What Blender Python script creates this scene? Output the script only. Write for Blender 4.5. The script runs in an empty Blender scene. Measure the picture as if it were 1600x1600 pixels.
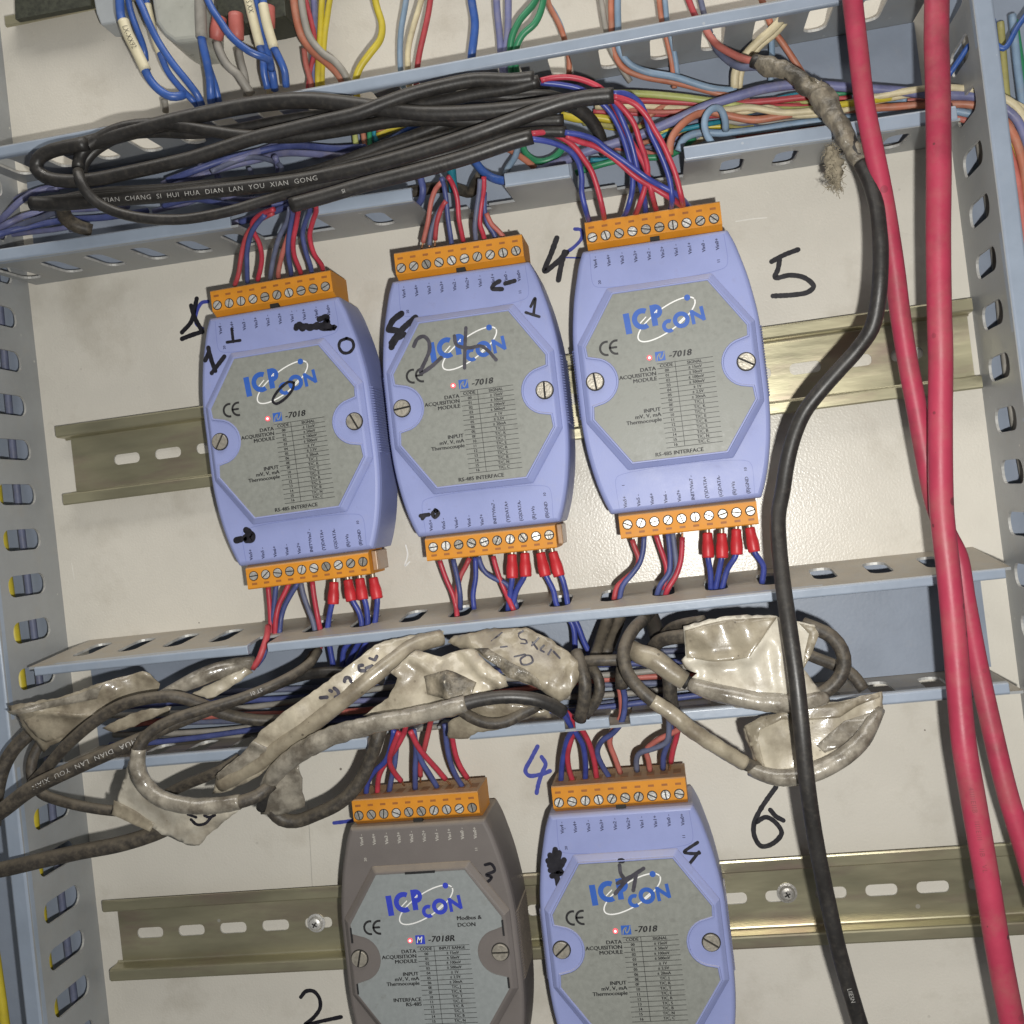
import bpy, bmesh, math, random
from mathutils import Vector, Matrix, noise
from mathutils.geometry import delaunay_2d_cdt

random.seed(7)
SC = bpy.context.scene
COL = SC.collection

# ------------------------------------------------------------------ camera, world, lamp, exposure
# Cabinet frame in millimetres: x right along the back panel, y up along it, d = distance out from the panel.
CAM = Vector((-3.7454, -43.3903, 406.1906))
AX = Vector((9.82416068e-01, -1.17312914e-01, -1.45245828e-01))   # image right
AY = Vector((1.18544347e-01, 9.92948743e-01, -1.77897041e-04))    # image up
AZ = Vector((1.44242532e-01, -1.70433030e-02, 9.89395582e-01))    # towards the viewer
FOC, PPX, PPY = 1536.5471, 827.4471, 769.8093                      # in pixels of the 1600 px photograph


def W(p):
    """cabinet millimetres (x, y, d) -> Blender metres"""
    return Vector((p[0], -p[2], p[1])) * 0.001


def at(u, v, d):
    """the place in the cabinet, d mm out from the back panel, seen at photograph pixel (u, v)"""
    r = AX * ((u - PPX) / FOC) - AY * ((v - PPY) / FOC) - AZ
    return CAM + r * ((d - CAM.z) / r.z)


cam_data = bpy.data.cameras.new("camera")
cam = bpy.data.objects.new("camera", cam_data)
COL.objects.link(cam)
cam_data.sensor_width = 36.0
cam_data.lens = 36.0 * FOC / 1600.0
cam_data.shift_x = (800.0 - PPX) / 1600.0
cam_data.shift_y = (PPY - 800.0) / 1600.0
cam_data.clip_start = 0.01
cam_data.clip_end = 50.0
rows = [Vector((a.x, -a.z, a.y)) for a in (AX, AY, AZ)]
m3 = Matrix((rows[0], rows[1], rows[2])).transposed()
cam.matrix_world = Matrix.Translation(W(CAM)) @ m3.to_4x4()
SC.camera = cam

world = bpy.data.worlds.new("World")
SC.world = world
world.use_nodes = True
bg = world.node_tree.nodes["Background"]
bg.inputs["Color"].default_value = (0.95, 0.97, 1.0, 1)
bg.inputs["Strength"].default_value = 0.10

# the phone's own flash, just below and to the right of its lens
fl = bpy.data.lights.new("phone_flash", "POINT")
fl.energy = 5.75
fl.color = (1.0, 0.98, 0.935)
fl.shadow_soft_size = 0.0035
flo = bpy.data.objects.new("phone_flash", fl)
COL.objects.link(flo)
flo.location = W(CAM + AX * 21 - AY * 20)

# the cabinet's lamp, above the picture: it lights the dusty tops of the ducts and terminal blocks
al = bpy.data.lights.new("cabinet_lamp", "AREA")
al.shape = "RECTANGLE"
al.size, al.size_y = 0.9, 0.35
al.energy = 4.6
al.color = (1.0, 0.96, 0.90)
alo = bpy.data.objects.new("cabinet_lamp", al)
COL.objects.link(alo)
alo.location = W((-60, 700, 330))
alo.rotation_euler = (W((-80, -100, 20)) - alo.location).to_track_quat("-Z", "Y").to_euler()

SC.view_settings.view_transform = "Standard"
SC.view_settings.look = "None"
SC.view_settings.exposure = 0.0
SC.view_settings.gamma = 1.0
SC.render.engine = "CYCLES"
SC.cycles.use_denoising = True
SC.cycles.max_bounces = 6
SC.cycles.sample_clamp_indirect = 4.0
SC.cycles.caustics_reflective = False

# ------------------------------------------------------------------ materials


def hexlin(r, g, b):
    f = lambda c: (c / 255 / 12.92) if c / 255 <= 0.04045 else ((c / 255 + 0.055) / 1.055) ** 2.4
    return (f(r), f(g), f(b), 1.0)


def mat(name, col, rough=0.5, metal=0.0, spec=0.5, var=0.12, vscale=120.0, bump=0.0, bscale=900.0,
        dust=0.0, dustcol=(0.30, 0.26, 0.20, 1), grime=0.0, grimecol=(0.09, 0.075, 0.055, 1), gscale=60.0,
        coat=0.0, rvar=0.15, bdist=0.0004, updust=0.0, specks=0.0, speckcol=(0.07, 0.055, 0.04, 1), sscale=55.0, wrinkle=0.0, wscale=95.0, stretch=None):
    m = bpy.data.materials.new(name)
    m.use_nodes = True
    nt = m.node_tree
    N, L = nt.nodes, nt.links
    b = N["Principled BSDF"]
    geo = N.new("ShaderNodeNewGeometry")

    pos = geo.outputs["Position"]
    if stretch:
        vm = N.new("ShaderNodeVectorMath")
        vm.operation = "MULTIPLY"
        L.new(pos, vm.inputs[0])
        vm.inputs[1].default_value = stretch
        pos = vm.outputs[0]

    def noi(scale, detail=4.0, rough_=0.6, kind=None):
        n = N.new("ShaderNodeTexNoise")
        if kind:
            n.noise_type = kind
            n.normalize = True
        n.inputs["Scale"].default_value = scale
        n.inputs["Detail"].default_value = detail
        n.inputs["Roughness"].default_value = rough_
        L.new(pos, n.inputs["Vector"])
        return n.outputs["Fac"]

    def rng(sock, a0, a1, b0, b1):
        r = N.new("ShaderNodeMapRange")
        r.inputs["From Min"].default_value = a0
        r.inputs["From Max"].default_value = a1
        r.inputs["To Min"].default_value = b0
        r.inputs["To Max"].default_value = b1
        L.new(sock, r.inputs["Value"])
        return r.outputs["Result"]

    def mixc(fac, ca, cb, mode="MIX"):
        x = N.new("ShaderNodeMix")
        x.data_type = "RGBA"
        x.blend_type = mode
        if hasattr(fac, "is_output"):
            L.new(fac, x.inputs[0])
        else:
            x.inputs[0].default_value = fac
        for i, c in ((6, ca), (7, cb)):
            if hasattr(c, "is_output"):
                L.new(c, x.inputs[i])
            else:
                x.inputs[i].default_value = c
        return x.outputs[2]

    col = tuple(col) if len(col) == 4 else tuple(col) + (1,)
    n1 = noi(vscale)
    lo = tuple(max(0, c * (1 - var)) for c in col[:3]) + (1,)
    hi = tuple(min(1, c * (1 + var)) for c in col[:3]) + (1,)
    c = mixc(rng(n1, 0.3, 0.7, 0, 1), lo, hi)
    rsock = rng(n1, 0.3, 0.7, max(0.02, rough - rvar * rough), min(1, rough + rvar * rough))
    if grime > 0:
        g = rng(noi(gscale, 6.0, 0.65), 0.62 - 0.25 * grime, 0.78 - 0.18 * grime, 0, min(1, 0.35 + grime * 0.6))
        c = mixc(g, c, grimecol)
    if dust > 0:
        g = rng(noi(gscale * 1.7 + 13, 7.0, 0.7), 0.62 - 0.3 * dust, 0.85 - 0.2 * dust, 0, min(1, dust))
        c = mixc(g, c, dustcol)
        ad = N.new("ShaderNodeMath")
        ad.operation = "MAXIMUM"
        L.new(rsock, ad.inputs[0])
        L.new(rng(g, 0, 1, 0, 0.85), ad.inputs[1])
        rsock = ad.outputs[0]
    if updust > 0:          # dust that has settled on upward faces
        sep = N.new("ShaderNodeSeparateXYZ")
        L.new(geo.outputs["Normal"], sep.inputs[0])
        up = rng(sep.outputs["Z"], 0.25, 0.85, 0, 1)
        mu = N.new("ShaderNodeMath")
        mu.operation = "MULTIPLY"
        L.new(up, mu.inputs[0])
        L.new(rng(noi(180.0, 5.0, 0.7), 0.25, 0.6, updust * 0.55, updust), mu.inputs[1])
        c = mixc(mu.outputs[0], c, dustcol)
    if specks > 0:          # scattered specks of dirt or chipped paint
        vo = N.new("ShaderNodeTexVoronoi")
        vo.inputs["Scale"].default_value = sscale
        L.new(geo.outputs["Position"], vo.inputs["Vector"])
        sp = N.new("ShaderNodeSeparateColor")
        L.new(vo.outputs["Color"], sp.inputs[0])
        th = N.new("ShaderNodeMath")
        th.operation = "MULTIPLY"
        L.new(rng(sp.outputs[0], 0.45, 1.0, 0.0, 1.0), th.inputs[0])
        th.inputs[1].default_value = specks
        le = N.new("ShaderNodeMath")
        le.operation = "LESS_THAN"
        L.new(vo.outputs["Distance"], le.inputs[0])
        L.new(th.outputs[0], le.inputs[1])
        fa = N.new("ShaderNodeMath")
        fa.operation = "MULTIPLY"
        L.new(le.outputs[0], fa.inputs[0])
        L.new(rng(sp.outputs[1], 0, 1, 0.15, 0.8), fa.inputs[1])
        c = mixc(fa.outputs[0], c, speckcol)
    L.new(c, b.inputs["Base Color"])
    L.new(rsock, b.inputs["Roughness"])
    b.inputs["Metallic"].default_value = metal
    b.inputs["Specular IOR Level"].default_value = spec
    b.inputs["Coat Weight"].default_value = coat
    b.inputs["Coat Roughness"].default_value = 0.12
    if bump > 0:
        bp = N.new("ShaderNodeBump")
        bp.inputs["Strength"].default_value = bump
        bp.inputs["Distance"].default_value = bdist
        L.new(noi(bscale, 3.0, 0.5), bp.inputs["Height"])
        nrm = bp.outputs["Normal"]
        if wrinkle > 0:     # sharp little creases of stretched tape
            b2 = N.new("ShaderNodeBump")
            b2.inputs["Strength"].default_value = wrinkle
            b2.inputs["Distance"].default_value = 0.0009
            L.new(noi(wscale, 2.0, 0.5, "RIDGED_MULTIFRACTAL"), b2.inputs["Height"])
            L.new(nrm, b2.inputs["Normal"])
            nrm = b2.outputs["Normal"]
        L.new(nrm, b.inputs["Normal"])
        L.new(nrm, b.inputs["Coat Normal"])
    return m


M = {}
M["panel"] = mat("panel_paint", (0.650, 0.620, 0.550), 0.28, var=0.035, vscale=30, bump=0.45, bscale=1050, spec=0.45,
                 grime=0.34, grimecol=(0.42, 0.385, 0.315, 1), gscale=22, bdist=0.00022, rvar=0.15, specks=0.045, sscale=70)
M["duct"] = mat("duct_paint", (0.245, 0.283, 0.350), 0.42, var=0.06, vscale=60, bump=0.15, bscale=700, dust=0.16,
                dustcol=(0.36, 0.34, 0.30, 1), gscale=55, updust=0.6, spec=0.4, specks=0.05, speckcol=(0.5, 0.5, 0.48, 1))
M["duct_wall"] = mat("duct_paint_dusty", (0.285, 0.298, 0.305), 0.42, var=0.08, vscale=60, bump=0.15, bscale=700, dust=0.30,
                     dustcol=(0.335, 0.292, 0.230, 1), gscale=45, updust=1.0, spec=0.5, specks=0.07, speckcol=(0.55, 0.55, 0.5, 1), sscale=90)
M["duct_lip"] = mat("duct_lip_paint", (0.275, 0.325, 0.40), 0.34, var=0.06, vscale=80, bump=0.12, bscale=500, dust=0.15,
                    dustcol=(0.42, 0.40, 0.36, 1), gscale=90, updust=0.4, specks=0.06, speckcol=(0.6, 0.6, 0.58, 1), sscale=110)
M["edge"] = mat("bare_cut_edge", (0.50, 0.50, 0.48), 0.55, metal=0.4, var=0.2, vscale=300)
M["rail"] = mat("zinc_rail", (0.445, 0.415, 0.280), 0.34, metal=0.70, var=0.26, vscale=60, bump=0.14, bscale=420, spec=0.6, dust=0.25,
                dustcol=(0.30, 0.34, 0.24, 1), grime=0.45, grimecol=(0.34, 0.235, 0.215, 1), gscale=80, stretch=(0.22, 1.0, 1.0), specks=0.06, speckcol=(0.7, 0.68, 0.6, 1))
M["blue_case"] = mat("blue_case_plastic", (0.262, 0.300, 0.540), 0.46, var=0.05, vscale=60, bump=0.22, bscale=2600, updust=0.6,
                     dustcol=(0.40, 0.36, 0.34, 1), dust=0.16, gscale=120, bdist=0.00015, spec=0.4, grime=0.10, grimecol=(0.20, 0.20, 0.32, 1), specks=0.05, speckcol=(0.08, 0.08, 0.13, 1), sscale=120)
M["grey_case"] = mat("grey_case_plastic", (0.155, 0.138, 0.130), 0.55, var=0.06, vscale=60, bump=0.22, bscale=2600, updust=0.7,
                     dustcol=(0.33, 0.27, 0.20, 1), dust=0.12, gscale=150, bdist=0.00015, spec=0.35)
M["label"] = mat("label_foil", (0.238, 0.246, 0.224), 0.45, var=0.08, vscale=500, spec=0.4, grime=0.22,
                 grimecol=(0.155, 0.155, 0.138, 1), gscale=260, bump=0.06, bscale=1500)
M["label_r"] = mat("label_foil_cool", (0.252, 0.272, 0.272), 0.45, var=0.06, vscale=500, spec=0.4, grime=0.12,
                   grimecol=(0.17, 0.17, 0.155, 1), gscale=260)
M["orange"] = mat("orange_terminal_plastic", (0.60, 0.242, 0.022), 0.54, var=0.09, vscale=90, updust=0.8, spec=0.3,
                  dustcol=(0.37, 0.28, 0.20, 1), dust=0.14, gscale=140)
M["orange_dk"] = mat("orange_recess_shade", (0.30, 0.105, 0.018), 0.6, var=0.1, updust=0.5, dustcol=(0.30, 0.19, 0.11, 1))  # darker copy of the orange plastic paints shade in entries and notches
M["steel"] = mat("nickel_screw", (0.74, 0.73, 0.70), 0.36, metal=0.45, var=0.20, vscale=900, bump=0.35, bscale=1500)
M["brass"] = mat("dull_screw", (0.40, 0.37, 0.31), 0.42, metal=0.5, var=0.25, vscale=500, bump=0.3, bscale=1200, grime=0.3, gscale=500)
_nt = M["steel"].node_tree
_oi = _nt.nodes.new("ShaderNodeObjectInfo")
_mx = _nt.nodes.new("ShaderNodeMix")
_mx.data_type = "RGBA"
_mx.blend_type = "MULTIPLY"
_mx.inputs[0].default_value = 1.0
_rp = _nt.nodes.new("ShaderNodeValToRGB")
_rp.color_ramp.elements[0].color = (0.42, 0.40, 0.37, 1)
_rp.color_ramp.elements[1].color = (1, 1, 1, 1)
_nt.links.new(_oi.outputs["Random"], _rp.inputs[0])
_bs = _nt.nodes["Principled BSDF"]
_src = _bs.inputs["Base Color"].links[0].from_socket
_nt.links.new(_src, _mx.inputs[6])
_nt.links.new(_rp.outputs[0], _mx.inputs[7])
_nt.links.new(_mx.outputs[2], _bs.inputs["Base Color"])
M["dark"] = mat("recess_shade", (0.012, 0.011, 0.010), 0.7, var=0.2)  # near-black that paints the shade inside wells, screw slots and notches
M["ink"] = mat("print_black", (0.016, 0.016, 0.017), 0.55, var=0.05)
M["print_blue"] = mat("print_blue", (0.030, 0.105, 0.42), 0.45, var=0.06)
M["print_blue_r"] = mat("print_blue_violet", (0.035, 0.055, 0.46), 0.45, var=0.06)
M["print_white"] = mat("print_white", (0.80, 0.80, 0.78), 0.5, var=0.05)
M["red_ink"] = mat("dark_red_print", (0.185, 0.030, 0.042), 0.6, var=0.2)
M["sheath_ink"] = mat("sheath_ink", (0.40, 0.39, 0.37), 0.6, var=0.25, vscale=600)
M["print_grey"] = mat("print_pale", (0.42, 0.40, 0.36), 0.6, var=0.1)
M["port_ink"] = mat("port_ink", (0.035, 0.04, 0.10), 0.55, var=0.05)
M["port_line"] = mat("port_line", (0.17, 0.20, 0.44), 0.5, var=0.05)
M["marker"] = mat("marker_black", (0.012, 0.011, 0.016), 0.42, var=0.3, vscale=400)
M["marker_fade"] = mat("marker_smudged", (0.050, 0.047, 0.062), 0.5, var=0.35, vscale=300)
M["marker_blue"] = mat("marker_blue", (0.050, 0.065, 0.34), 0.45, var=0.2, vscale=400)
M["black"] = mat("black_sheath", (0.022, 0.0205, 0.0195), 0.43, var=0.25, vscale=90, dust=0.45, dustcol=(0.085, 0.075, 0.062, 1),
                 gscale=260, bump=0.12, bscale=900, updust=0.6, spec=0.5)
M["black_dusty"] = mat("black_sheath_dusty", (0.040, 0.035, 0.030), 0.52, var=0.25, vscale=90, dust=0.65,
                       dustcol=(0.160, 0.135, 0.100, 1), gscale=220, bump=0.2, bscale=900, updust=0.7, spec=0.35)
M["red_cable"] = mat("red_sheath", (0.36, 0.037, 0.074), 0.46, var=0.16, vscale=45, dust=0.52, dustcol=(0.30, 0.125, 0.105, 1),
                     gscale=30, bump=0.14, bscale=600, spec=0.38, grime=0.36, grimecol=(0.115, 0.032, 0.036, 1), specks=0.18, speckcol=(0.05, 0.025, 0.025, 1), sscale=130)
M["red"] = mat("red_core", (0.43, 0.040, 0.064), 0.42, var=0.18, vscale=200, dust=0.34, dustcol=(0.29, 0.13, 0.12, 1), gscale=170, spec=0.4,
               grime=0.14, grimecol=(0.15, 0.03, 0.035, 1))
M["red_d"] = mat("red_core_dusty", (0.40, 0.055, 0.065), 0.50, var=0.15, vscale=200, dust=0.28, dustcol=(0.33, 0.20, 0.17, 1), gscale=160)
M["pink"] = mat("faded_red_core", (0.44, 0.13, 0.105), 0.55, var=0.15, vscale=200, dust=0.3, dustcol=(0.40, 0.27, 0.22, 1), gscale=160)
M["blue"] = mat("blue_core", (0.042, 0.060, 0.27), 0.38, var=0.20, vscale=200, dust=0.28, dustcol=(0.18, 0.175, 0.23, 1), gscale=170, spec=0.45)
M["blue_d"] = mat("blue_core_dusty", (0.060, 0.078, 0.22), 0.50, var=0.2, vscale=200, dust=0.30, dustcol=(0.20, 0.19, 0.24, 1), gscale=160)
M["slate"] = mat("blue_core_greyed", (0.115, 0.13, 0.205), 0.55, var=0.2, vscale=200, dust=0.4, dustcol=(0.22, 0.20, 0.20, 1), gscale=160)
M["violet"] = mat("violet_blue_core", (0.150, 0.160, 0.305), 0.5, var=0.2, vscale=120, dust=0.50, dustcol=(0.30, 0.265, 0.27, 1), gscale=120)
M["royal"] = mat("royal_blue_wire", (0.040, 0.105, 0.36), 0.36, var=0.18, vscale=90, dust=0.35, dustcol=(0.22, 0.24, 0.30, 1), gscale=160, spec=0.5)
M["ltblue"] = mat("pale_blue_wire", (0.20, 0.29, 0.40), 0.5, var=0.15, vscale=120, dust=0.35, dustcol=(0.36, 0.33, 0.29, 1), gscale=120)
M["salmon"] = mat("orange_wire", (0.42, 0.150, 0.090), 0.5, var=0.18, vscale=120, dust=0.50, dustcol=(0.36, 0.26, 0.20, 1), gscale=140)
M["yellow"] = mat("yellow_wire", (0.52, 0.42, 0.035), 0.45, var=0.15, vscale=120, dust=0.30, dustcol=(0.36, 0.31, 0.17, 1), gscale=140)
M["olive"] = mat("dusty_yellow_wire", (0.36, 0.33, 0.12), 0.55, var=0.2, vscale=120, dust=0.3, gscale=120)
M["green"] = mat("green_wire", (0.030, 0.21, 0.10), 0.42, var=0.15, vscale=120, dust=0.12, gscale=120)
M["lime"] = mat("yellow_green_wire", (0.36, 0.39, 0.125), 0.5, var=0.2, vscale=120, dust=0.45, dustcol=(0.40, 0.36, 0.25, 1), gscale=120)
M["cream"] = mat("cream_wire", (0.56, 0.49, 0.32), 0.5, var=0.2, vscale=160, dust=0.35, dustcol=(0.33, 0.28, 0.20, 1), gscale=150)
M["grey"] = mat("grey_wire", (0.28, 0.265, 0.235), 0.55, var=0.2, vscale=120, dust=0.3, dustcol=(0.36, 0.33, 0.28, 1), gscale=120)
M["teal"] = mat("teal_wire", (0.02, 0.20, 0.27), 0.5, var=0.15, vscale=120)
M["sleeve"] = mat("cream_marker_sleeve", (0.66, 0.60, 0.42), 0.45, var=0.06, vscale=200, dust=0.1, gscale=120)
M["ferrule"] = mat("red_crimp_sleeve", (0.52, 0.030, 0.038), 0.42, var=0.12, vscale=200, dust=0.2, dustcol=(0.35, 0.14, 0.12, 1), gscale=180, spec=0.4)
M["tin"] = mat("tinned_copper", (0.50, 0.44, 0.36), 0.4, metal=0.8, var=0.2, vscale=900)
M["copper"] = mat("bare_copper", (0.46, 0.24, 0.13), 0.42, metal=0.8, var=0.2, vscale=900)
M["paper"] = mat("taped_paper", (0.43, 0.385, 0.295), 0.42, var=0.20, vscale=90, grime=0.66, grimecol=(0.185, 0.152, 0.108, 1), gscale=80,
                 bump=0.2, bscale=1100, coat=0.5, bdist=0.0003, specks=0.16, speckcol=(0.10, 0.08, 0.055, 1), sscale=260, wrinkle=0.55)
M["paper_dk"] = mat("grimy_taped_paper", (0.295, 0.258, 0.190), 0.42, var=0.24, vscale=90, grime=0.72, grimecol=(0.125, 0.100, 0.070, 1), gscale=85,
                    bump=0.2, bscale=1100, coat=0.45, bdist=0.0003, specks=0.16, speckcol=(0.06, 0.048, 0.035, 1), sscale=260, wrinkle=0.55)
M["paper_white"] = mat("white_card", (0.50, 0.465, 0.385), 0.42, var=0.14, vscale=90, grime=0.60, grimecol=(0.26, 0.222, 0.165, 1), gscale=70,
                       bump=0.2, bscale=1100, coat=0.5, bdist=0.0003, specks=0.12, speckcol=(0.16, 0.13, 0.09, 1), sscale=260, wrinkle=0.55)
M["tape"] = mat("dirty_clear_tape", (0.27, 0.245, 0.20), 0.30, var=0.3, vscale=140, grime=0.75, grimecol=(0.085, 0.070, 0.052, 1), gscale=150,
                bump=0.3, bscale=900, coat=0.6, bdist=0.0004, wrinkle=0.8, wscale=150)
M["splice"] = mat("peeling_splice_tape", (0.225, 0.195, 0.145), 0.55, var=0.35, vscale=160, grime=0.85, grimecol=(0.030, 0.027, 0.022, 1), gscale=120,
                  bump=0.8, bscale=420, coat=0.25, bdist=0.0010)
M["fluff"] = mat("dust_fluff", (0.27, 0.235, 0.17), 0.9, var=0.3, vscale=500)
M["clear"] = mat("cloudy_plastic", (0.40, 0.405, 0.36), 0.3, var=0.1, vscale=100, dust=0.2, gscale=90)
M["pale_grey"] = mat("pale_grey_plastic", (0.36, 0.385, 0.40), 0.45, var=0.06, vscale=100)
M["soot"] = mat("dark_speckled_plastic", (0.035, 0.038, 0.025), 0.55, var=0.5, vscale=600)
M["boot"] = mat("faded_red_boot", (0.46, 0.125, 0.105), 0.5, var=0.12, vscale=120, dust=0.2, dustcol=(0.42, 0.32, 0.27, 1), gscale=150)
M["endpiece"] = mat("amber_end_piece", (0.36, 0.22, 0.12), 0.35, var=0.15, vscale=200)

led = bpy.data.materials.new("red_led")
led.use_nodes = True
lb = led.node_tree.nodes["Principled BSDF"]
lb.inputs["Base Color"].default_value = (0.8, 0.05, 0.06, 1)
lb.inputs["Emission Color"].default_value = (1.0, 0.10, 0.14, 1)
lb.inputs["Emission Strength"].default_value = 0.9
M["led"] = led
leh = bpy.data.materials.new("red_led_core")
leh.use_nodes = True
lb = leh.node_tree.nodes["Principled BSDF"]
lb.inputs["Emission Color"].default_value = (1.0, 0.62, 0.62, 1)
lb.inputs["Emission Strength"].default_value = 1.0
M["led_core"] = leh

# ------------------------------------------------------------------ object helpers
ORG = {}


def props(o, label=None, cat=None, group=None, kind=None):
    if label:
        o["label"] = label
        if len(label.split()) > 16 or len(label.split()) < 4:
            print("LABEL", len(label.split()), o.name, label)
    if cat:
        o["category"] = cat
    if group:
        o["group"] = group
    if kind:
        o["kind"] = kind
    return o


def raw_mesh(name, verts, faces, mats, smooth=False, org=(0, 0, 0), fm=None):
    me = bpy.data.meshes.new(name)
    me.from_pydata([W((v[0] - org[0], v[1] - org[1], v[2] - org[2])) for v in verts], [], faces)
    for m in (mats if isinstance(mats, (list, tuple)) else [mats]):
        me.materials.append(M[m] if isinstance(m, str) else m)
    if fm:
        for p, i in zip(me.polygons, fm):
            p.material_index = i
    if smooth:
        me.shade_smooth()
    me.validate()
    me.update()
    return me


def mk(name, verts, faces, mats, parent=None, smooth=False, org=None, fm=None, fix=False):
    if parent is not None:
        org = ORG[parent.name]
    elif org is None:
        n = len(verts)
        org = tuple(sum(v[i] for v in verts) / n for i in range(3))
    me = raw_mesh(name, verts, faces, mats, smooth, org, fm)
    if fix:
        bm = bmesh.new()
        bm.from_mesh(me)
        bmesh.ops.recalc_face_normals(bm, faces=bm.faces)
        bm.to_mesh(me)
        bm.free()
    o = bpy.data.objects.new(name, me)
    COL.objects.link(o)
    ORG[o.name] = org
    if parent is not None:
        o.parent = parent
    else:
        o.location = W(org)
    return o


def thing(name, label, cat, org, group=None, rot=0.0, local=False):
    o = bpy.data.objects.new(name, None)
    o.empty_display_size = 0.005
    COL.objects.link(o)
    o.location = W(org)
    o.rotation_euler = (0, -rot, 0)
    ORG[o.name] = (0, 0, 0) if local else tuple(org)
    return props(o, label, cat, group)


def inst(name, me, parent, pos, rot=0.0):
    """an object of its own on a shared mesh; pos in the parent's millimetres, rot in the panel plane"""
    o = bpy.data.objects.new(name, me)
    COL.objects.link(o)
    g = ORG[parent.name]
    o.parent = parent
    o.location = W((pos[0] - g[0], pos[1] - g[1], pos[2] - g[2]))
    o.rotation_euler = (0, -rot, 0)
    ORG[o.name] = tuple(pos)
    return o


class MB:
    """collects boxes, prisms and loose faces into one mesh"""

    def __init__(s):
        s.v, s.f, s.m = [], [], []

    def add(s, v, f, mi=0):
        n = len(s.v)
        s.v += [tuple(p) for p in v]
        for q in f:
            s.f.append([i + n for i in q])
            s.m.append(mi)

    def box(s, x0, x1, y0, y1, d0, d1, mi=0):
        v = [(x0, y0, d0), (x1, y0, d0), (x1, y1, d0), (x0, y1, d0), (x0, y0, d1), (x1, y0, d1), (x1, y1, d1), (x0, y1, d1)]
        s.add(v, [(3, 2, 1, 0), (4, 5, 6, 7), (0, 1, 5, 4), (1, 2, 6, 5), (2, 3, 7, 6), (3, 0, 4, 7)], mi)

    def prism(s, poly, d0, d1, mi=0, inset=0.0, cap=True):
        """poly in x,y (counter-clockwise), from d0 to d1"""
        n = len(poly)
        q = offset_poly(poly, -inset) if inset else poly
        v = [(x, y, d0) for x, y in poly] + [(x, y, d1) for x, y in q]
        f = [(i, (i + 1) % n, n + (i + 1) % n, n + i) for i in range(n)]
        if cap:
            f.append(tuple(range(n, 2 * n)))
            f.append(tuple(range(n - 1, -1, -1)))
        s.add(v, f, mi)

    def build(s, name, mats, parent=None, smooth=False, org=None, fix=False):
        return mk(name, s.v, s.f, mats, parent, smooth, org, s.m, fix)


def offset_poly(poly, o):
    """move every edge of a counter-clockwise polygon outwards by o"""
    n = len(poly)
    out = []
    for i in range(n):
        a, b, c = Vector(poly[i - 1]), Vector(poly[i]), Vector(poly[(i + 1) % n])
        e1, e2 = (b - a).normalized(), (c - b).normalized()
        n1, n2 = Vector((e1.y, -e1.x)), Vector((e2.y, -e2.x))
        k = n1 + n2
        k = k / max(0.25, (1 + n1.dot(n2)))
        out.append(tuple(b + k * o))
    return out


def bevel_obj(o, w, seg=2, angle=35):
    b = o.modifiers.new("bevel", "BEVEL")
    b.width = w * 0.001
    b.segments = seg
    b.limit_method = "ANGLE"
    b.angle_limit = math.radians(angle)
    return o


def catmull(pts, step=2.0):
    P = [Vector(p) for p in pts]
    if len(P) == 2:
        P = [P[0], (P[0] + P[1]) / 2, P[1]]
    E = [P[0] * 2 - P[1]] + P + [P[-1] * 2 - P[-2]]
    out, par = [], []
    for i in range(1, len(E) - 2):
        p0, p1, p2, p3 = E[i - 1], E[i], E[i + 1], E[i + 2]
        t0 = 0.0
        t1 = t0 + max(1e-4, (p1 - p0).length) ** 0.5
        t2 = t1 + max(1e-4, (p2 - p1).length) ** 0.5
        t3 = t2 + max(1e-4, (p3 - p2).length) ** 0.5
        n = max(2, int((p2 - p1).length / step + 0.5))
        for k in range(n):
            t = t1 + (t2 - t1) * k / n
            a1 = p0 * ((t1 - t) / (t1 - t0)) + p1 * ((t - t0) / (t1 - t0))
            a2 = p1 * ((t2 - t) / (t2 - t1)) + p2 * ((t - t1) / (t2 - t1))
            a3 = p2 * ((t3 - t) / (t3 - t2)) + p3 * ((t - t2) / (t3 - t2))
            b1 = a1 * ((t2 - t) / (t2 - t0)) + a2 * ((t - t0) / (t2 - t0))
            b2 = a2 * ((t3 - t) / (t3 - t1)) + a3 * ((t - t1) / (t3 - t1))
            out.append(b1 * ((t2 - t) / (t2 - t1)) + b2 * ((t - t1) / (t2 - t1)))
            par.append(i - 1 + k / n)
    out.append(P[-1])
    par.append(float(len(P) - 1))
    return out, par


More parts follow.
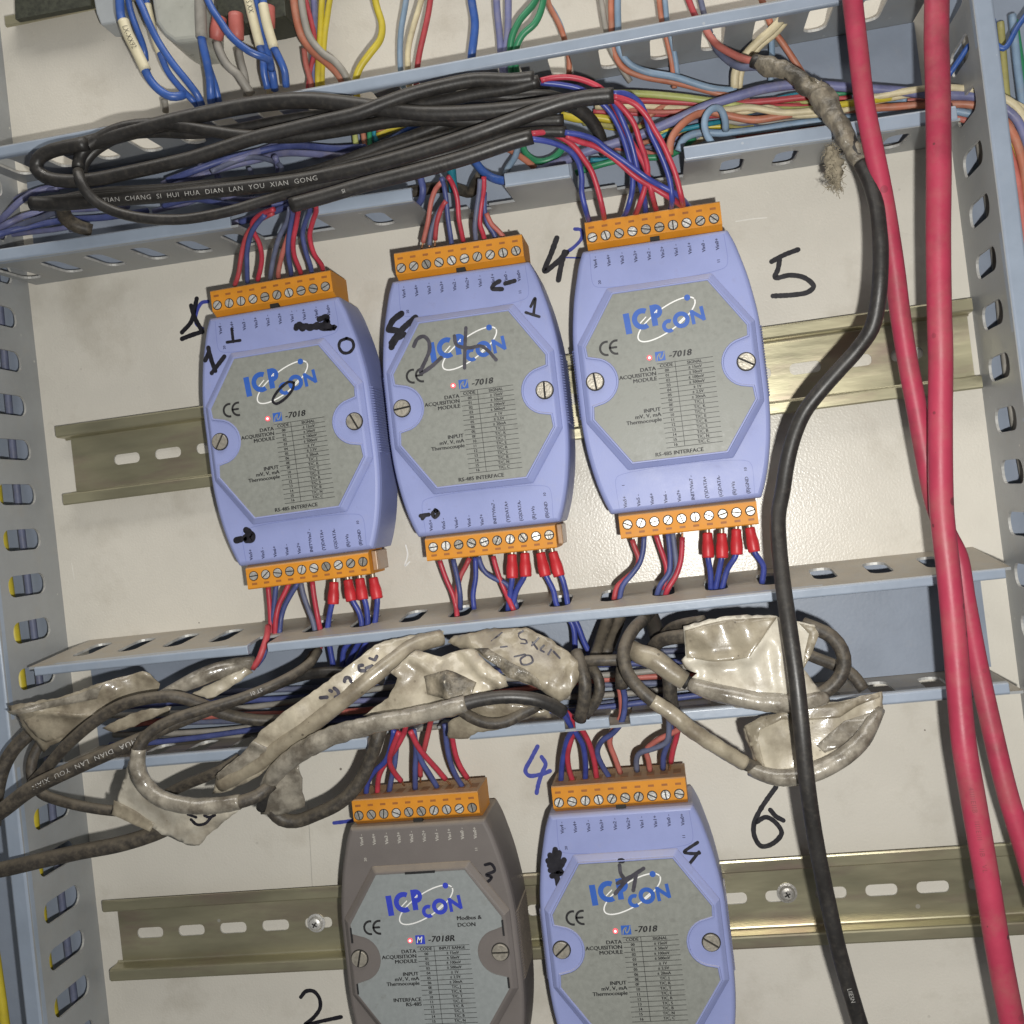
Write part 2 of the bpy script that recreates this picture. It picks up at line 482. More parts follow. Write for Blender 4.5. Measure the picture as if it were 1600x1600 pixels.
def tube_geo(pts, r, seg=10, step=2.0, lump=0.0, lumpf=0.12, flat=1.0):
    """r: one radius or one per control point. returns verts, faces, spine"""
    sp, par = catmull(pts, step)
    nctl = max(2, len(pts))
    n = len(sp)
    T = []
    for i in range(n):
        a, b = sp[max(0, i - 1)], sp[min(n - 1, i + 1)]
        t = b - a
        T.append(t.normalized() if t.length > 1e-9 else (T[-1] if T else Vector((1, 0, 0))))
    u = T[0].orthogonal().normalized()
    v, f = [], []
    off = random.uniform(0, 999)
    for i in range(n):
        u = u - T[i] * u.dot(T[i])
        if u.length < 1e-6:
            u = T[i].orthogonal()
        u.normalize()
        w = T[i].cross(u)
        if isinstance(r, (list, tuple)):
            k = min(len(r) - 2, int(par[i])) if len(r) > 1 else 0
            q = min(1.0, par[i] - k)
            rr = r[k] * (1 - q) + r[k + 1] * q
        else:
            rr = r
        for j in range(seg):
            a = 2 * math.pi * j / seg
            g = rr
            dirv = u * math.cos(a) + w * math.sin(a)
            if lump:
                g *= 1 + lump * noise.noise((sp[i] + dirv * rr) * lumpf + Vector((off, 0, 0)))
            if flat != 1.0:
                dirv = Vector((dirv.x, dirv.y, dirv.z * flat))
            v.append(tuple(sp[i] + dirv * g))
        if i:
            a0, b0 = (i - 1) * seg, i * seg
            for j in range(seg):
                j2 = (j + 1) % seg
                f.append((a0 + j, a0 + j2, b0 + j2, b0 + j))
    f.append(tuple(range(seg - 1, -1, -1)))
    f.append(tuple(range((n - 1) * seg, n * seg)))
    return v, f, sp


def tube(name, pts, r, m, parent=None, seg=10, step=2.0, lump=0.0, lumpf=0.12, flat=1.0):
    v, f, sp = tube_geo(pts, r, seg, step, lump, lumpf, flat)
    o = mk(name, v, f, m, parent, smooth=True)
    return o


def px(pts, d=None):
    """[(u, v, d)...] in photograph pixels -> cabinet points"""
    return [at(p[0], p[1], p[2] if len(p) > 2 else d) for p in pts]


def crop(pts, ox, oy, k, d=None):
    return [(ox + p[0] / k, oy + p[1] / k) + ((p[2],) if len(p) > 2 else ((d,) if d is not None else ())) for p in pts]


# ------------------------------------------------------------------ print and handwriting
_tcache = {}


def text2d(s, size, align="LEFT", bold=0.0, shear=0.0, sx=1.0, res=2, space=1.0):
    """outline text as flat verts/faces in mm; cached"""
    key = (s, size, align, bold, shear, sx, res, space)
    if key not in _tcache:
        cu = bpy.data.curves.new("text", "FONT")
        cu.body = s
        cu.size = 1.0
        cu.align_x = align
        cu.offset = bold
        cu.shear = shear
        cu.space_character = space
        cu.resolution_u = res
        ob = bpy.data.objects.new("text", cu)
        me = bpy.data.meshes.new_from_object(ob)
        v = [(p.co.x * size * sx, p.co.y * size) for p in me.vertices]
        f = [tuple(p.vertices) for p in me.polygons]
        bpy.data.objects.remove(ob)
        bpy.data.curves.remove(cu)
        bpy.data.meshes.remove(me)
        _tcache[key] = (v, f)
    return _tcache[key]


def put_text(mb, s, x, y, d, size, rot=0.0, mi=0, heavy=0.0, **kw):
    """heavy > 0 lays a second and third impression beside the first, as bold type"""
    v, f = text2d(s, size, **kw)
    c, si = math.cos(rot), math.sin(rot)
    for k, o in enumerate((-heavy, 0.0, heavy) if heavy else (0.0,)):
        mb.add([(x + c * (a + o) - si * (b + o * 0.3), y + si * (a + o) + c * (b + o * 0.3), d + 0.004 * k) for a, b in v], f, mi)


def ribbon(mb, pts, w, mi=0, closed=False, step=0.35, jitter=0.08, dz=0.0, cap=True):
    """a pen stroke lying on a surface: pts are (x, y, d)"""
    if closed:
        pts = list(pts) + [pts[0]]
    sp, _ = catmull(pts, step)
    n = len(sp)
    v, f = [], []
    off = random.uniform(0, 500)
    for i in range(n):
        t = (sp[min(n - 1, i + 1)] - sp[max(0, i - 1)])
        t.z = 0
        t = t.normalized() if t.length > 1e-9 else Vector((1, 0, 0))
        k = w / 2 * (1 + jitter * 2 * noise.noise(sp[i] * 0.9 + Vector((off, 0, 0))))
        nn = Vector((-t.y, t.x, 0)) * k
        for q in (sp[i] + nn, sp[i] - nn):
            v.append((q.x, q.y, q.z + dz))
        if i:
            f.append((2 * i - 2, 2 * i - 1, 2 * i + 1, 2 * i))
    for i, sgn in (((0, -1), (n - 1, 1)) if cap else ()):      # round ends
        t = (sp[min(n - 1, i + 1)] - sp[max(0, i - 1)])
        t.z = 0
        if t.length < 1e-9:
            continue
        t = t.normalized() * sgn
        nn = Vector((-t.y, t.x, 0))
        k = w / 2
        b = len(v)
        for a in range(7):
            an = -math.pi / 2 + math.pi * a / 6
            q = sp[i] + t * (k * math.cos(an)) + nn * (k * math.sin(an))
            v.append((q.x, q.y, q.z + dz))
        f.append(tuple(range(b, b + 7)))
    mb.add(v, f, mi)


def ordinal(i):
    return ["first", "second", "third", "fourth", "fifth", "sixth", "seventh", "eighth", "ninth", "tenth", "eleventh", "twelfth"][i]

# ------------------------------------------------------------------ back panel
def grid_sheet(x0, x1, y0, y1, d, nx, ny):
    v = [(x0 + (x1 - x0) * i / nx, y0 + (y1 - y0) * j / ny, d) for j in range(ny + 1) for i in range(nx + 1)]
    f = [(j * (nx + 1) + i, j * (nx + 1) + i + 1, (j + 1) * (nx + 1) + i + 1, (j + 1) * (nx + 1) + i) for j in range(ny) for i in range(nx)]
    return v, f


mb = MB()
mb.box(-430, 260, -340, 320, -2.0, 0.0)
panel = props(mb.build("back_panel", "panel", org=(-80, 0, 0)), "cream painted steel back panel of the cabinet behind everything", kind="structure")

# ------------------------------------------------------------------ slotted wiring ducts of folded sheet steel
DF = 42.8            # how far the ducts stand out


def slot_loop(cs, ct, hs, ht, n=5):
    """rounded slot outline, counter-clockwise in (s, t)"""
    r = min(hs, ht) * 0.85
    out = []
    for qx, qy, a0 in ((1, 1, 0), (-1, 1, 90), (-1, -1, 180), (1, -1, 270)):
        for k in range(n):
            a = math.radians(a0 + 90 * k / (n - 1))
            out.append((cs + qx * (hs - r) + r * math.cos(a), ct + qy * (ht - r) + r * math.sin(a)))
    return out


def cell(mb, fn, s0, s1, t0, t1, slot, th):
    """one stretch of duct wall, s along, t outwards; slot = (cs, ct, hs, ht) or None"""
    if slot is None:
        v = [fn(s, t, n) for n in (0, th) for s, t in ((s0, t0), (s1, t0), (s1, t1), (s0, t1))]
        mb.add(v, [(0, 1, 2, 3), (7, 6, 5, 4), (0, 4, 5, 1), (1, 5, 6, 2), (2, 6, 7, 3), (3, 7, 4, 0)])
        return
    cs, ct, hs, ht = slot
    loop = slot_loop(cs, ct, hs, ht)
    n = len(loop)
    rect = []
    for s, t in loop:
        dx, dy = (s - cs) / hs, (t - ct) / ht
        m = max(abs(dx), abs(dy))
        dx, dy = dx / m, dy / m
        rs = cs + (dx * (s1 - cs) if dx > 0 else dx * (cs - s0))
        rt = ct + (dy * (t1 - ct) if dy > 0 else dy * (ct - t0))
        rect.append([rs, rt])
    for cx, cy in ((s1, t1), (s0, t1), (s0, t0), (s1, t0)):
        k = min(range(n), key=lambda i: (rect[i][0] - cx) ** 2 + (rect[i][1] - cy) ** 2)
        rect[k] = [cx, cy]
    v = []
    for nn in (0, th):
        v += [fn(s, t, nn) for s, t in loop] + [fn(s, t, nn) for s, t in rect]
    f, mi = [], []
    for i in range(n):
        j = (i + 1) % n
        f += [(i, j, n + j, n + i), (2 * n + j, 2 * n + i, 3 * n + i, 3 * n + j)]
        mi += [0, 0]
        f.append((j, i, 2 * n + i, 2 * n + j))      # the cut edge of the slot
        mi.append(1)
        f.append((n + i, n + j, 3 * n + j, 3 * n + i))
        mi.append(0)
    b = len(mb.v)
    mb.v += [tuple(p) for p in v]
    for q, m in zip(f, mi):
        mb.f.append([a + b for a in q])
        mb.m.append(m)


def slot_wall(parent, fn, s0, s1, phase, pitch, hs, tops, label=None, th=1.0, ct=21.5, ht=11.5):
    """tops: [(sa, sb, t)] gives the height of the wall where it has been cut back; elsewhere DF"""
    mb = MB()
    cuts = sorted({s0, s1} | {a for a, b, t in tops if s0 < a < s1} | {b for a, b, t in tops if s0 < b < s1})
    ks = range(int((s0 - phase) / pitch) - 2, int((s1 - phase) / pitch) + 3)
    for a, b in zip(cuts, cuts[1:]):
        top = DF
        for ca, cb, t in tops:
            if ca - 0.01 <= a and b <= cb + 0.01:
                top = t
        marks = [a]
        cells = []
        for k in ks:
            c = phase + k * pitch
            if c - hs - 1.2 >= a and c + hs + 1.2 <= b:
                cells.append(c)
        pos = a
        for c in cells:
            lo, hi = max(a, c - pitch / 2), min(b, c + pitch / 2)
            if lo > pos + 0.01:
                cell(mb, fn, pos, lo, 0, top, None, th)
            if ct + ht + 1.5 < top:
                cell(mb, fn, lo, hi, 0, top, (c, ct, hs, ht), th)
            else:
                # slot cut open at its far end: two teeth and the rounded foot
                cell(mb, fn, lo, c - hs, 0, top, None, th)
                cell(mb, fn, c + hs, hi, 0, top, None, th)
                cell(mb, fn, c - hs, c + hs, 0, ct - ht, None, th)
            pos = hi
        if pos < b - 0.01:
            cell(mb, fn, pos, b, 0, top, None, th)
    o = mb.build("slotted_wall", ["duct_wall", "edge"], parent)
    if label:
        o["label"] = label
    return o


def lip(parent, fn, s0, s1, w=5.0, label=None, bend=0.0):
    """the folded hem along the open edge of a duct wall; runs from s0 to s1, turned inwards by w (sign = direction)"""
    prof = [(0.0, DF - 3.2), (0.0, DF - 0.6), (0.06, DF + 0.15), (0.16, DF + 0.5), (0.86, DF + 0.35), (0.97, DF + 0.0), (1.0, DF - 0.7),
            (1.0, DF - 2.4), (0.86, DF - 2.9), (0.80, DF - 1.2), (0.25, DF - 1.2), (0.22, DF - 3.2)]
    n = len(prof)
    K = max(2, int(abs(s1 - s0) / 9))
    v, f = [], []
    for i in range(K + 1):
        s = s0 + (s1 - s0) * i / K
        wob = 0.22 * noise.noise(Vector((s * 0.03, s0 * 0.1, w)))
        for a, t in prof:
            v.append(fn(s, t + wob * 0.8, -w * a + (0.9 if w > 0 else 0.1) * 0 + wob))
    for i in range(K):
        for j in range(n):
            j2 = (j + 1) % n
            f.append((i * n + j, i * n + j2, (i + 1) * n + j2, (i + 1) * n + j))
    f.append(tuple(range(n - 1, -1, -1)))
    f.append(tuple(range(K * n, K * n + n)))
    o = mk("folded_lip", v, f, "duct_lip", parent, fix=True)
    bevel_obj(o, 0.35, 2, 30)
    if label:
        o["label"] = label
    return o


def hwall(yb, yf, sgn, kb=0.0, kf=0.0):
    """a wall that leans from y = yb at the panel to y = yf at its open edge, as the bent sheet does"""
    return lambda s, t, n: (s, (yb + kb * (s + 80)) * (1 - t / DF) + (yf + kf * (s + 80)) * (t / DF) + sgn * n, t)


def vwall(x, sgn):
    return lambda s, t, n: (x + sgn * n, s, t)


# upper duct, between its walls at y = 129.3 (top) and y = 79 (bottom)
up = thing("wiring_duct", "upper horizontal slotted steel wiring duct packed with coloured wires, its lower lip notched", "wiring duct", (-80, 104, 0))
mb = MB()
mb.box(-273, 111, 83.6, 129.2, 0.15, 1.6)
mb.build("duct_back", "duct", up)
slot_wall(up, hwall(130.4, 128.2, -1), -275, 110.5, -7.8, 19.75, 4.4, [])
gapsB = [(-158.5, -127.8, 17.0), (-88.3, -52.4, 17.5), (-27.4, 14.4, 16.5)]
slot_wall(up, hwall(81.4, 78.0, 1, -0.009, -0.019), -275, 110.5, -247.3, 20.0, 4.3, gapsB, ct=22.5)
lip(up, hwall(130.4, 128.2, 1), -275, -186.3, 4.6)
lip(up, hwall(130.4, 128.2, 1), -185.3, 111.5, 5.0)
for a, b in ((-275, -161.5), (-127.6, -88.1), (-52.2, -27.7), (14.6, 109.6)):
    lip(up, hwall(81.4, 78.0, 1, -0.009, -0.019), a, b, -5.6)

# middle duct
mid = thing("wiring_duct", "middle horizontal steel wiring duct with dusty top wall, below the three upper modules", "wiring duct", (-80, -104, 0))
mb = MB()
mb.box(-268, 109.5, -125.2, -79.4, 0.15, 1.6)
mb.build("duct_back", "duct", mid)
slot_wall(mid, hwall(-78.2, -82.9, -1), -268, 108.5, -253.7, 20.12, 4.3, [(-174.5, -165.5, 30.0)], ct=20.5, ht=10.5)
gapsM = [(-130.3, -90.4, 20.0), (-17.9, -11.1, 22.0)]
slot_wall(mid, hwall(-126.3, -127.0, 1), -268, 107.5, 63.8, 19.6, 4.3, gapsM, ct=20.0, ht=11.0)
lip(mid, hwall(-78.2, -82.9, 1), -265.5, -174.2, 3.9)
lip(mid, hwall(-78.2, -82.9, 1), -166.0, 106.5, 3.9)
for a, b in ((-264, -130.4), (-90.3, -53.8), (-49.9, -37.2), (-29.6, -17.9), (-11.1, 103)):
    lip(mid, hwall(-126.3, -127.0, 1), a, b, -4.3)

# left duct: only its right-hand wall and lip come into the picture
lf = thing("wiring_duct", "left vertical slotted steel wiring duct at the edge of the panel", "wiring duct", (-310, 0, 0))
mb = MB()
mb.box(-345, -279.8, -330, 300, 0.15, 1.6)
mb.build("duct_back", "duct", lf)
slot_wall(lf, vwall(-278.8, -1), -330, 300, 27.4, 19.4, 4.5, [], ct=23.0, ht=12.0)
slot_wall(lf, vwall(-346, 1), -330, 300, 27.4, 19.4, 4.5, [], ct=23.0, ht=12.0)
lip(lf, vwall(-278.8, 1), -330, 300, 7.6)
lip(lf, vwall(-346, 1), -330, 300, -7.0)

# right duct
rt = thing("wiring_duct", "right vertical slotted steel wiring duct beside the red cables", "wiring duct", (150, 0, 0))
mb = MB()
mb.box(120.4, 186, -330, 300, 0.15, 1.6)
mb.build("duct_back", "duct", rt)
slot_wall(rt, vwall(119.4, 1), -330, 300, 66.0, 19.4, 4.5, [], ct=22.5, ht=11.5)
slot_wall(rt, vwall(187, -1), -330, 300, 66.0, 19.4, 4.5, [], ct=22.5, ht=11.5)
lip(rt, vwall(119.4, 1), -330, 300, -7.0)
lip(rt, vwall(187, 1), -330, 300, 7.0)


# ------------------------------------------------------------------ DIN rails
def rail_mesh(name, x0, x1, yc, slots, parent, nib_left=True):
    """35 x 7.5 top-hat rail; slots = list of centres along x"""
    mb = MB()
    th = 1.0
    half = [(17.5, 7.3), (16.9, 7.55), (13.2, 7.55), (12.7, 7.2), (12.45, 6.6), (12.3, 1.6), (12.1, 1.0), (11.6, 0.75)]
    prof = half + [(-a, b) for a, b in reversed(half)]
    prof_in = [(17.5, 6.4), (13.6, 6.35), (13.3, 5.8), (13.2, 0.9), (12.6, 0.12)]
    prof_in = prof_in + [(-a, b) for a, b in reversed(prof_in)]
    # flanges and flanks on both sides of the flat web
    for sg in (1, -1):
        outer = [(sg * a, b) for a, b in half]
        inner = [(sg * 11.6, 0.10), (sg * 12.6, 0.10), (sg * 13.2, 0.9), (sg * 13.3, 5.8), (sg * 13.6, 6.4), (sg * 17.5, 6.4)]
        ring = outer + inner
        n = len(ring)
        v = [(x, yc + a, b) for x in (x0, x1) for a, b in ring]
        f = [(i, (i + 1) % n, n + (i + 1) % n, n + i) for i in range(n)] + [tuple(range(n)), tuple(range(2 * n - 1, n - 1, -1))]
        mb.add(v, f)
    web = lambda s, t, n: (s, yc + t - 11.6, 0.75 - n)
    pos = x0 + 2.5
    for c in slots:
        lo, hi = c - 9.8, c + 9.8
        lo = max(lo, pos)
        hi = min(hi, x1 - 0.5)
        if lo > pos + 0.05:
            cell(mb, web, pos, lo, 0, 23.2, None, 0.65)
        cell(mb, web, lo, hi, 0, 23.2, (c, 11.6, 6.1, 2.3), 0.65)
        pos = hi
    if pos < x1 - 0.6:
        cell(mb, web, pos, x1 - 0.5, 0, 23.2, None, 0.65)
    o = mb.build(name, ["rail", "edge"], parent, fix=True)
    for p in o.data.polygons:
        p.use_smooth = False
    return o


def pan_screw_mesh():
    mb = MB()
    n = 24
    rings = [(4.0, 0.0), (4.0, 0.35), (3.1, 0.5), (3.0, 1.3), (2.6, 2.1), (1.7, 2.55)]
    v = []
    for r, h in rings:
        v += [(r * math.cos(2 * math.pi * i / n), r * math.sin(2 * math.pi * i / n), h) for i in range(n)]
    f = []
    for k in range(len(rings) - 1):
        for i in range(n):
            j = (i + 1) % n
            f.append((k * n + i, k * n + j, (k + 1) * n + j, (k + 1) * n + i))
    f.append(tuple((len(rings) - 1) * n + i for i in range(n)))
    mb.add(v, f)
    mb.box(-1.25, 1.25, -0.28, 0.28, 2.3, 2.60, 1)  # cross recess: raised dark bars paint its shade
    mb.box(-0.28, 0.28, -1.25, -0.285, 2.3, 2.61, 1)
    mb.box(-0.28, 0.28, 0.285, 1.25, 2.3, 2.61, 1)
    return raw_mesh("rail_screw", mb.v, mb.f, ["steel", "dark"], False, (0, 0, 0), mb.m)


SCREW_PAN = pan_screw_mesh()
r1 = thing("mounting_rail", "upper slotted zinc mounting rail carrying the three upper modules", "mounting rail", (-75, 0, 0))
rail_mesh("rail_body", -268.5, 117.6, 0.0, [-240.2 + 19.6 * k for k in range(18)], r1)
r2 = thing("mounting_rail", "lower slotted zinc mounting rail carrying the grey module, held by two screws", "mounting rail", (-75, -209.3, 0))
rail_mesh("rail_body", -271.0, 140, -209.3, [-254.0 + 19.52 * k for k in range(20)], r2)
for u, v in ((493.5, 1443), (1230, 1396)):
    q = at(u, v, 1.5)
    inst("rail_screw", SCREW_PAN, r2, (q.x, q.y, 0.8), random.uniform(0, 3))
r3 = thing("mounting_rail", "short end of a third zinc rail at the top left corner of the picture", "mounting rail", (-240, 215, 0))
rail_mesh("rail_body", -271.0, -60, 214.6, [-250 + 19.5 * k for k in range(9)], r3)

# ------------------------------------------------------------------ data acquisition modules
def slotted_head(r, h, sw, sd, n=28):
    """a screw head with a real slot: two D-shaped lands and a sunk floor"""
    mb = MB()
    a0 = math.asin(sw / 2 / r)
    for sg in (0, math.pi):
        arc = [(r * math.cos(a0 + (math.pi - 2 * a0) * i / (n // 2) + sg), r * math.sin(a0 + (math.pi - 2 * a0) * i / (n // 2) + sg)) for i in range(n // 2 + 1)]
        m = len(arc)
        arc2 = [(x * 0.9, y * 0.9) for x, y in arc]
        v = [(x, y, 0) for x, y in arc] + [(x, y, h - 0.18 * r * 0.4) for x, y in arc] + [(x * 0.93, y * 0.93 if abs(y) > sw * 0.6 else y, h) for x, y in arc]
        f = []
        for k in (0, 1):
            for i in range(m):
                j = (i + 1) % m
                f.append((k * m + i, k * m + j, (k + 1) * m + j, (k + 1) * m + i))
        f.append(tuple(range(2 * m, 3 * m)))
        mb.add(v, f)
    mb.box(-r * 0.96, r * 0.96, -sw / 2 + 0.01, sw / 2 - 0.01, 0, h - sd, 1)
    return mb


_h = slotted_head(3.15, 0.9, 0.75, 0.75)
SCREW_BODY = raw_mesh("case_screw", _h.v, _h.f, ["brass", "dark"], False, (0, 0, 0), _h.m)
_h = slotted_head(1.62, 0.7, 0.42, 0.55, 20)
SCREW_TERM = raw_mesh("terminal_screw", _h.v, _h.f, ["steel", "dark"], False, (0, 0, 0), _h.m)

RH = [(27.4, 50.3), (29.4, 45.5), (31.3, 38.7), (32.9, 32), (34.0, 25.5), (34.8, 19.5), (35.2, 14.3), (35.3, 0), (35.3, -15.0),
      (34.7, -24), (33.5, -32.5), (31.7, -40.7), (29.6, -47.3), (28.2, -50.7)]


def resample(poly, n):
    sp, _ = catmull([(x, y, 0) for x, y in poly], 1.5)
    return [(p.x, p.y) for p in sp]


CASE = [(-x, y) for x, y in resample(RH, 3)] + [(x, y) for x, y in reversed(resample(RH, 3))]     # counter-clockwise from top left
PLAT_O = [(33.3, 14.9), (19.7, 34.7), (-19.7, 34.7), (-33.3, 14.9), (-33.3, -15.2), (-19.7, -34.8), (19.7, -34.8), (33.3, -15.2)]
PLAT_I = [(31.3, 13.7), (18.0, 32.5), (-18.0, 32.5), (-31.3, 13.7), (-31.3, -14.3), (-18.0, -32.6), (18.0, -32.6), (31.3, -14.3)]


def label_outline(o=0.0):
    half = [(17.6 - o * 0.4, 31.6 - o), (29.9 - o, 13.2)]
    half.append((29.6 - o, 9.6))
    R0 = 9.2 + o
    for k in range(13):
        a = math.radians(99 + (251 - 99) * k / 12)
        half.append((28.3 + R0 * math.cos(a), -0.2 + R0 * math.sin(a)))
    half += [(29.4 - o, -9.8), (29.8 - o, -14.2), (17.4 - o * 0.4, -31.9 + o)]
    return [(-x, y) for x, y in half][::1] + [(x, y) for x, y in reversed(half)]


def case_geo():
    mb = MB()
    n = len(CASE)
    lays = [(0.0, 8.0), (0.0, 30.6), (-0.35, 32.2), (-1.0, 33.0), (-1.9, 33.25)]
    v, f = [], []
    for o, d in lays:
        v += [(x, y, d) for x, y in (offset_poly(CASE, o) if o else CASE)]
    for k in range(len(lays) - 1):
        for i in range(n):
            j = (i + 1) % n
            f.append((k * n + i, k * n + j, (k + 1) * n + j, (k + 1) * n + i))
    f.append(tuple(range(n - 1, -1, -1)))
    f.append(tuple(range(4 * n, 5 * n)))
    mb.add(v, f)
    # the raised six-sided field
    m = len(PLAT_O)
    v = [(x, y, 32.4) for x, y in PLAT_O] + [(x, y, 33.5) for x, y in PLAT_O] + [(x, y, 35.35) for x, y in PLAT_I]
    f = []
    for k in (0, 1):
        for i in range(m):
            j = (i + 1) % m
            f.append((k * m + i, k * m + j, (k + 1) * m + j, (k + 1) * m + i))
    f.append(tuple(range(2 * m, 3 * m)))
    mb.add(v, f)
    # rail clamp behind the case
    mb.box(-20, 20, -23, 23, 1.0, 8.2)
    return mb


def rim_geo():
    """thin moulded lip round the label"""
    loop = label_outline()
    n = len(loop)
    a, b, c, e = offset_poly(loop, 0.95), offset_poly(loop, 0.65), offset_poly(loop, 0.25), offset_poly(loop, -0.05)
    v = [(x, y, 35.3) for x, y in a] + [(x, y, 35.78) for x, y in b] + [(x, y, 35.78) for x, y in c] + [(x, y, 35.40) for x, y in e]
    f = []
    for k in range(3):
        for i in range(n):
            j = (i + 1) % n
            f.append((k * n + i, k * n + j, (k + 1) * n + j, (k + 1) * n + i))
    return v, f


def grip_geo(sg):
    mb = MB()
    ys = [-13.4 + 26.8 * k / 26 for k in range(27)]
    for a, b in zip(ys, ys[1:]):
        m, h = (a + b) / 2, (b - a)
        prof = [(a + 0.12 * h, 34.6), (a + 0.25 * h, 35.85), (b - 0.25 * h, 35.85), (b - 0.12 * h, 34.6)]
        v = [(sg * x, y, d) for d in (10, 30.0) for y, x in prof] + [(sg * (x - 0.9), y, 32.2) for y, x in prof]
        f = []
        for k in (0, 4):
            for i in range(4):
                f.append((k + i, k + (i + 1) % 4, k + 4 + (i + 1) % 4, k + 4 + i))
        f += [(0, 1, 2, 3), (8, 9, 10, 11)]
        mb.add(v, f)
    return mb


def terminal_geo(top):
    mb = MB()
    if top:
        x0, x1 = -25.2, 25.7
        prof = [(50.0, 14), (50.0, 28.6), (52.4, 32.9), (52.8, 33.1), (60.5, 33.1), (60.9, 32.7), (60.9, 14)]
    else:
        x0, x1 = -25.3, 26.0
        prof = [(-60.3, 14), (-60.3, 32.7), (-59.9, 33.1), (-52.2, 33.1), (-51.8, 32.9), (-50.0, 28.6), (-50.0, 14)]
    n = len(prof)
    v = [(x, y, d) for x in (x0, x1) for y, d in prof]
    f = [(i, (i + 1) % n, n + (i + 1) % n, n + i) for i in range(n)] + [tuple(range(n - 1, -1, -1)), tuple(range(n, 2 * n))]
    mb.add(v, f)
    for i in range(10):
        if top:
            x, ys, yr = -22.86 + 5.08 * i, 54.7, 58.5
            mb.box(x - 1.5, x + 1.5, 60.85, 60.96, 21.5, 27.5, 1)          # wire entry, its shade painted as a darker patch
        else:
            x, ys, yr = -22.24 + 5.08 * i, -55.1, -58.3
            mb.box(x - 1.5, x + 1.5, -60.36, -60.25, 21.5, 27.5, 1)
        mb.box(x - 1.1, x + 1.1, yr - 0.42, yr + 0.42, 33.0, 33.14, 1)     # release notch, its shade painted on a raised patch
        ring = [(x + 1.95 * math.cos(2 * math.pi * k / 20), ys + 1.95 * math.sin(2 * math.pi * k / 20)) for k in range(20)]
        mb.prism(ring, 33.0, 33.13, 2)  # flat dark disc paints the shade round each screw
    if top:
        mb.box(-1.4, 2.2, 50.3, 52.0, 28.7, 31.9, 2)                        # keying notch, its shade painted by a dark block
    return mb


_g = case_geo()
CASE_ME = {}
for k in ("blue_case", "grey_case"):
    CASE_ME[k] = raw_mesh("housing", _g.v, _g.f, k, False, (0, 0, 0))
    bm = bmesh.new()
    bm.from_mesh(CASE_ME[k])
    bmesh.ops.recalc_face_normals(bm, faces=bm.faces)
    bm.to_mesh(CASE_ME[k])
    bm.free()
_v, _f = rim_geo()
RIM_ME = raw_mesh("label_rim", _v, _f, "blue_case", False)
GRIP_ME = {}
for k in ("blue_case", "grey_case"):
    for sg in (1, -1):
        _g = grip_geo(sg)
        GRIP_ME[k, sg] = raw_mesh("side_grip", _g.v, _g.f, k, False)
TERM_ME = {}
for tp in (True, False):
    _g = terminal_geo(tp)
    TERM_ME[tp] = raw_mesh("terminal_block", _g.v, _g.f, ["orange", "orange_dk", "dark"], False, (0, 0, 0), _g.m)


def plate_mesh(r):
    mb = MB()
    mb.prism(label_outline(0.0 if not r else -0.3), 35.3, 35.62 if not r else 35.72)
    if r:
        mb2 = label_outline(-0.3)
        for (x0, x1, y0, y1) in ((-6, 6, 31.5, 32.3), (-30.6, -29.9, 6, 12), (29.9, 30.6, 6, 12), (-30.4, -29.7, -14, -10), (29.7, 30.4, -14, -10)):
            mb.box(x0, x1, y0, y1, 35.35, 35.76, 1)
    return raw_mesh("label_plate", mb.v, mb.f, ["label_r" if r else "label", "ink"], False, (0, 0, 0), mb.m)


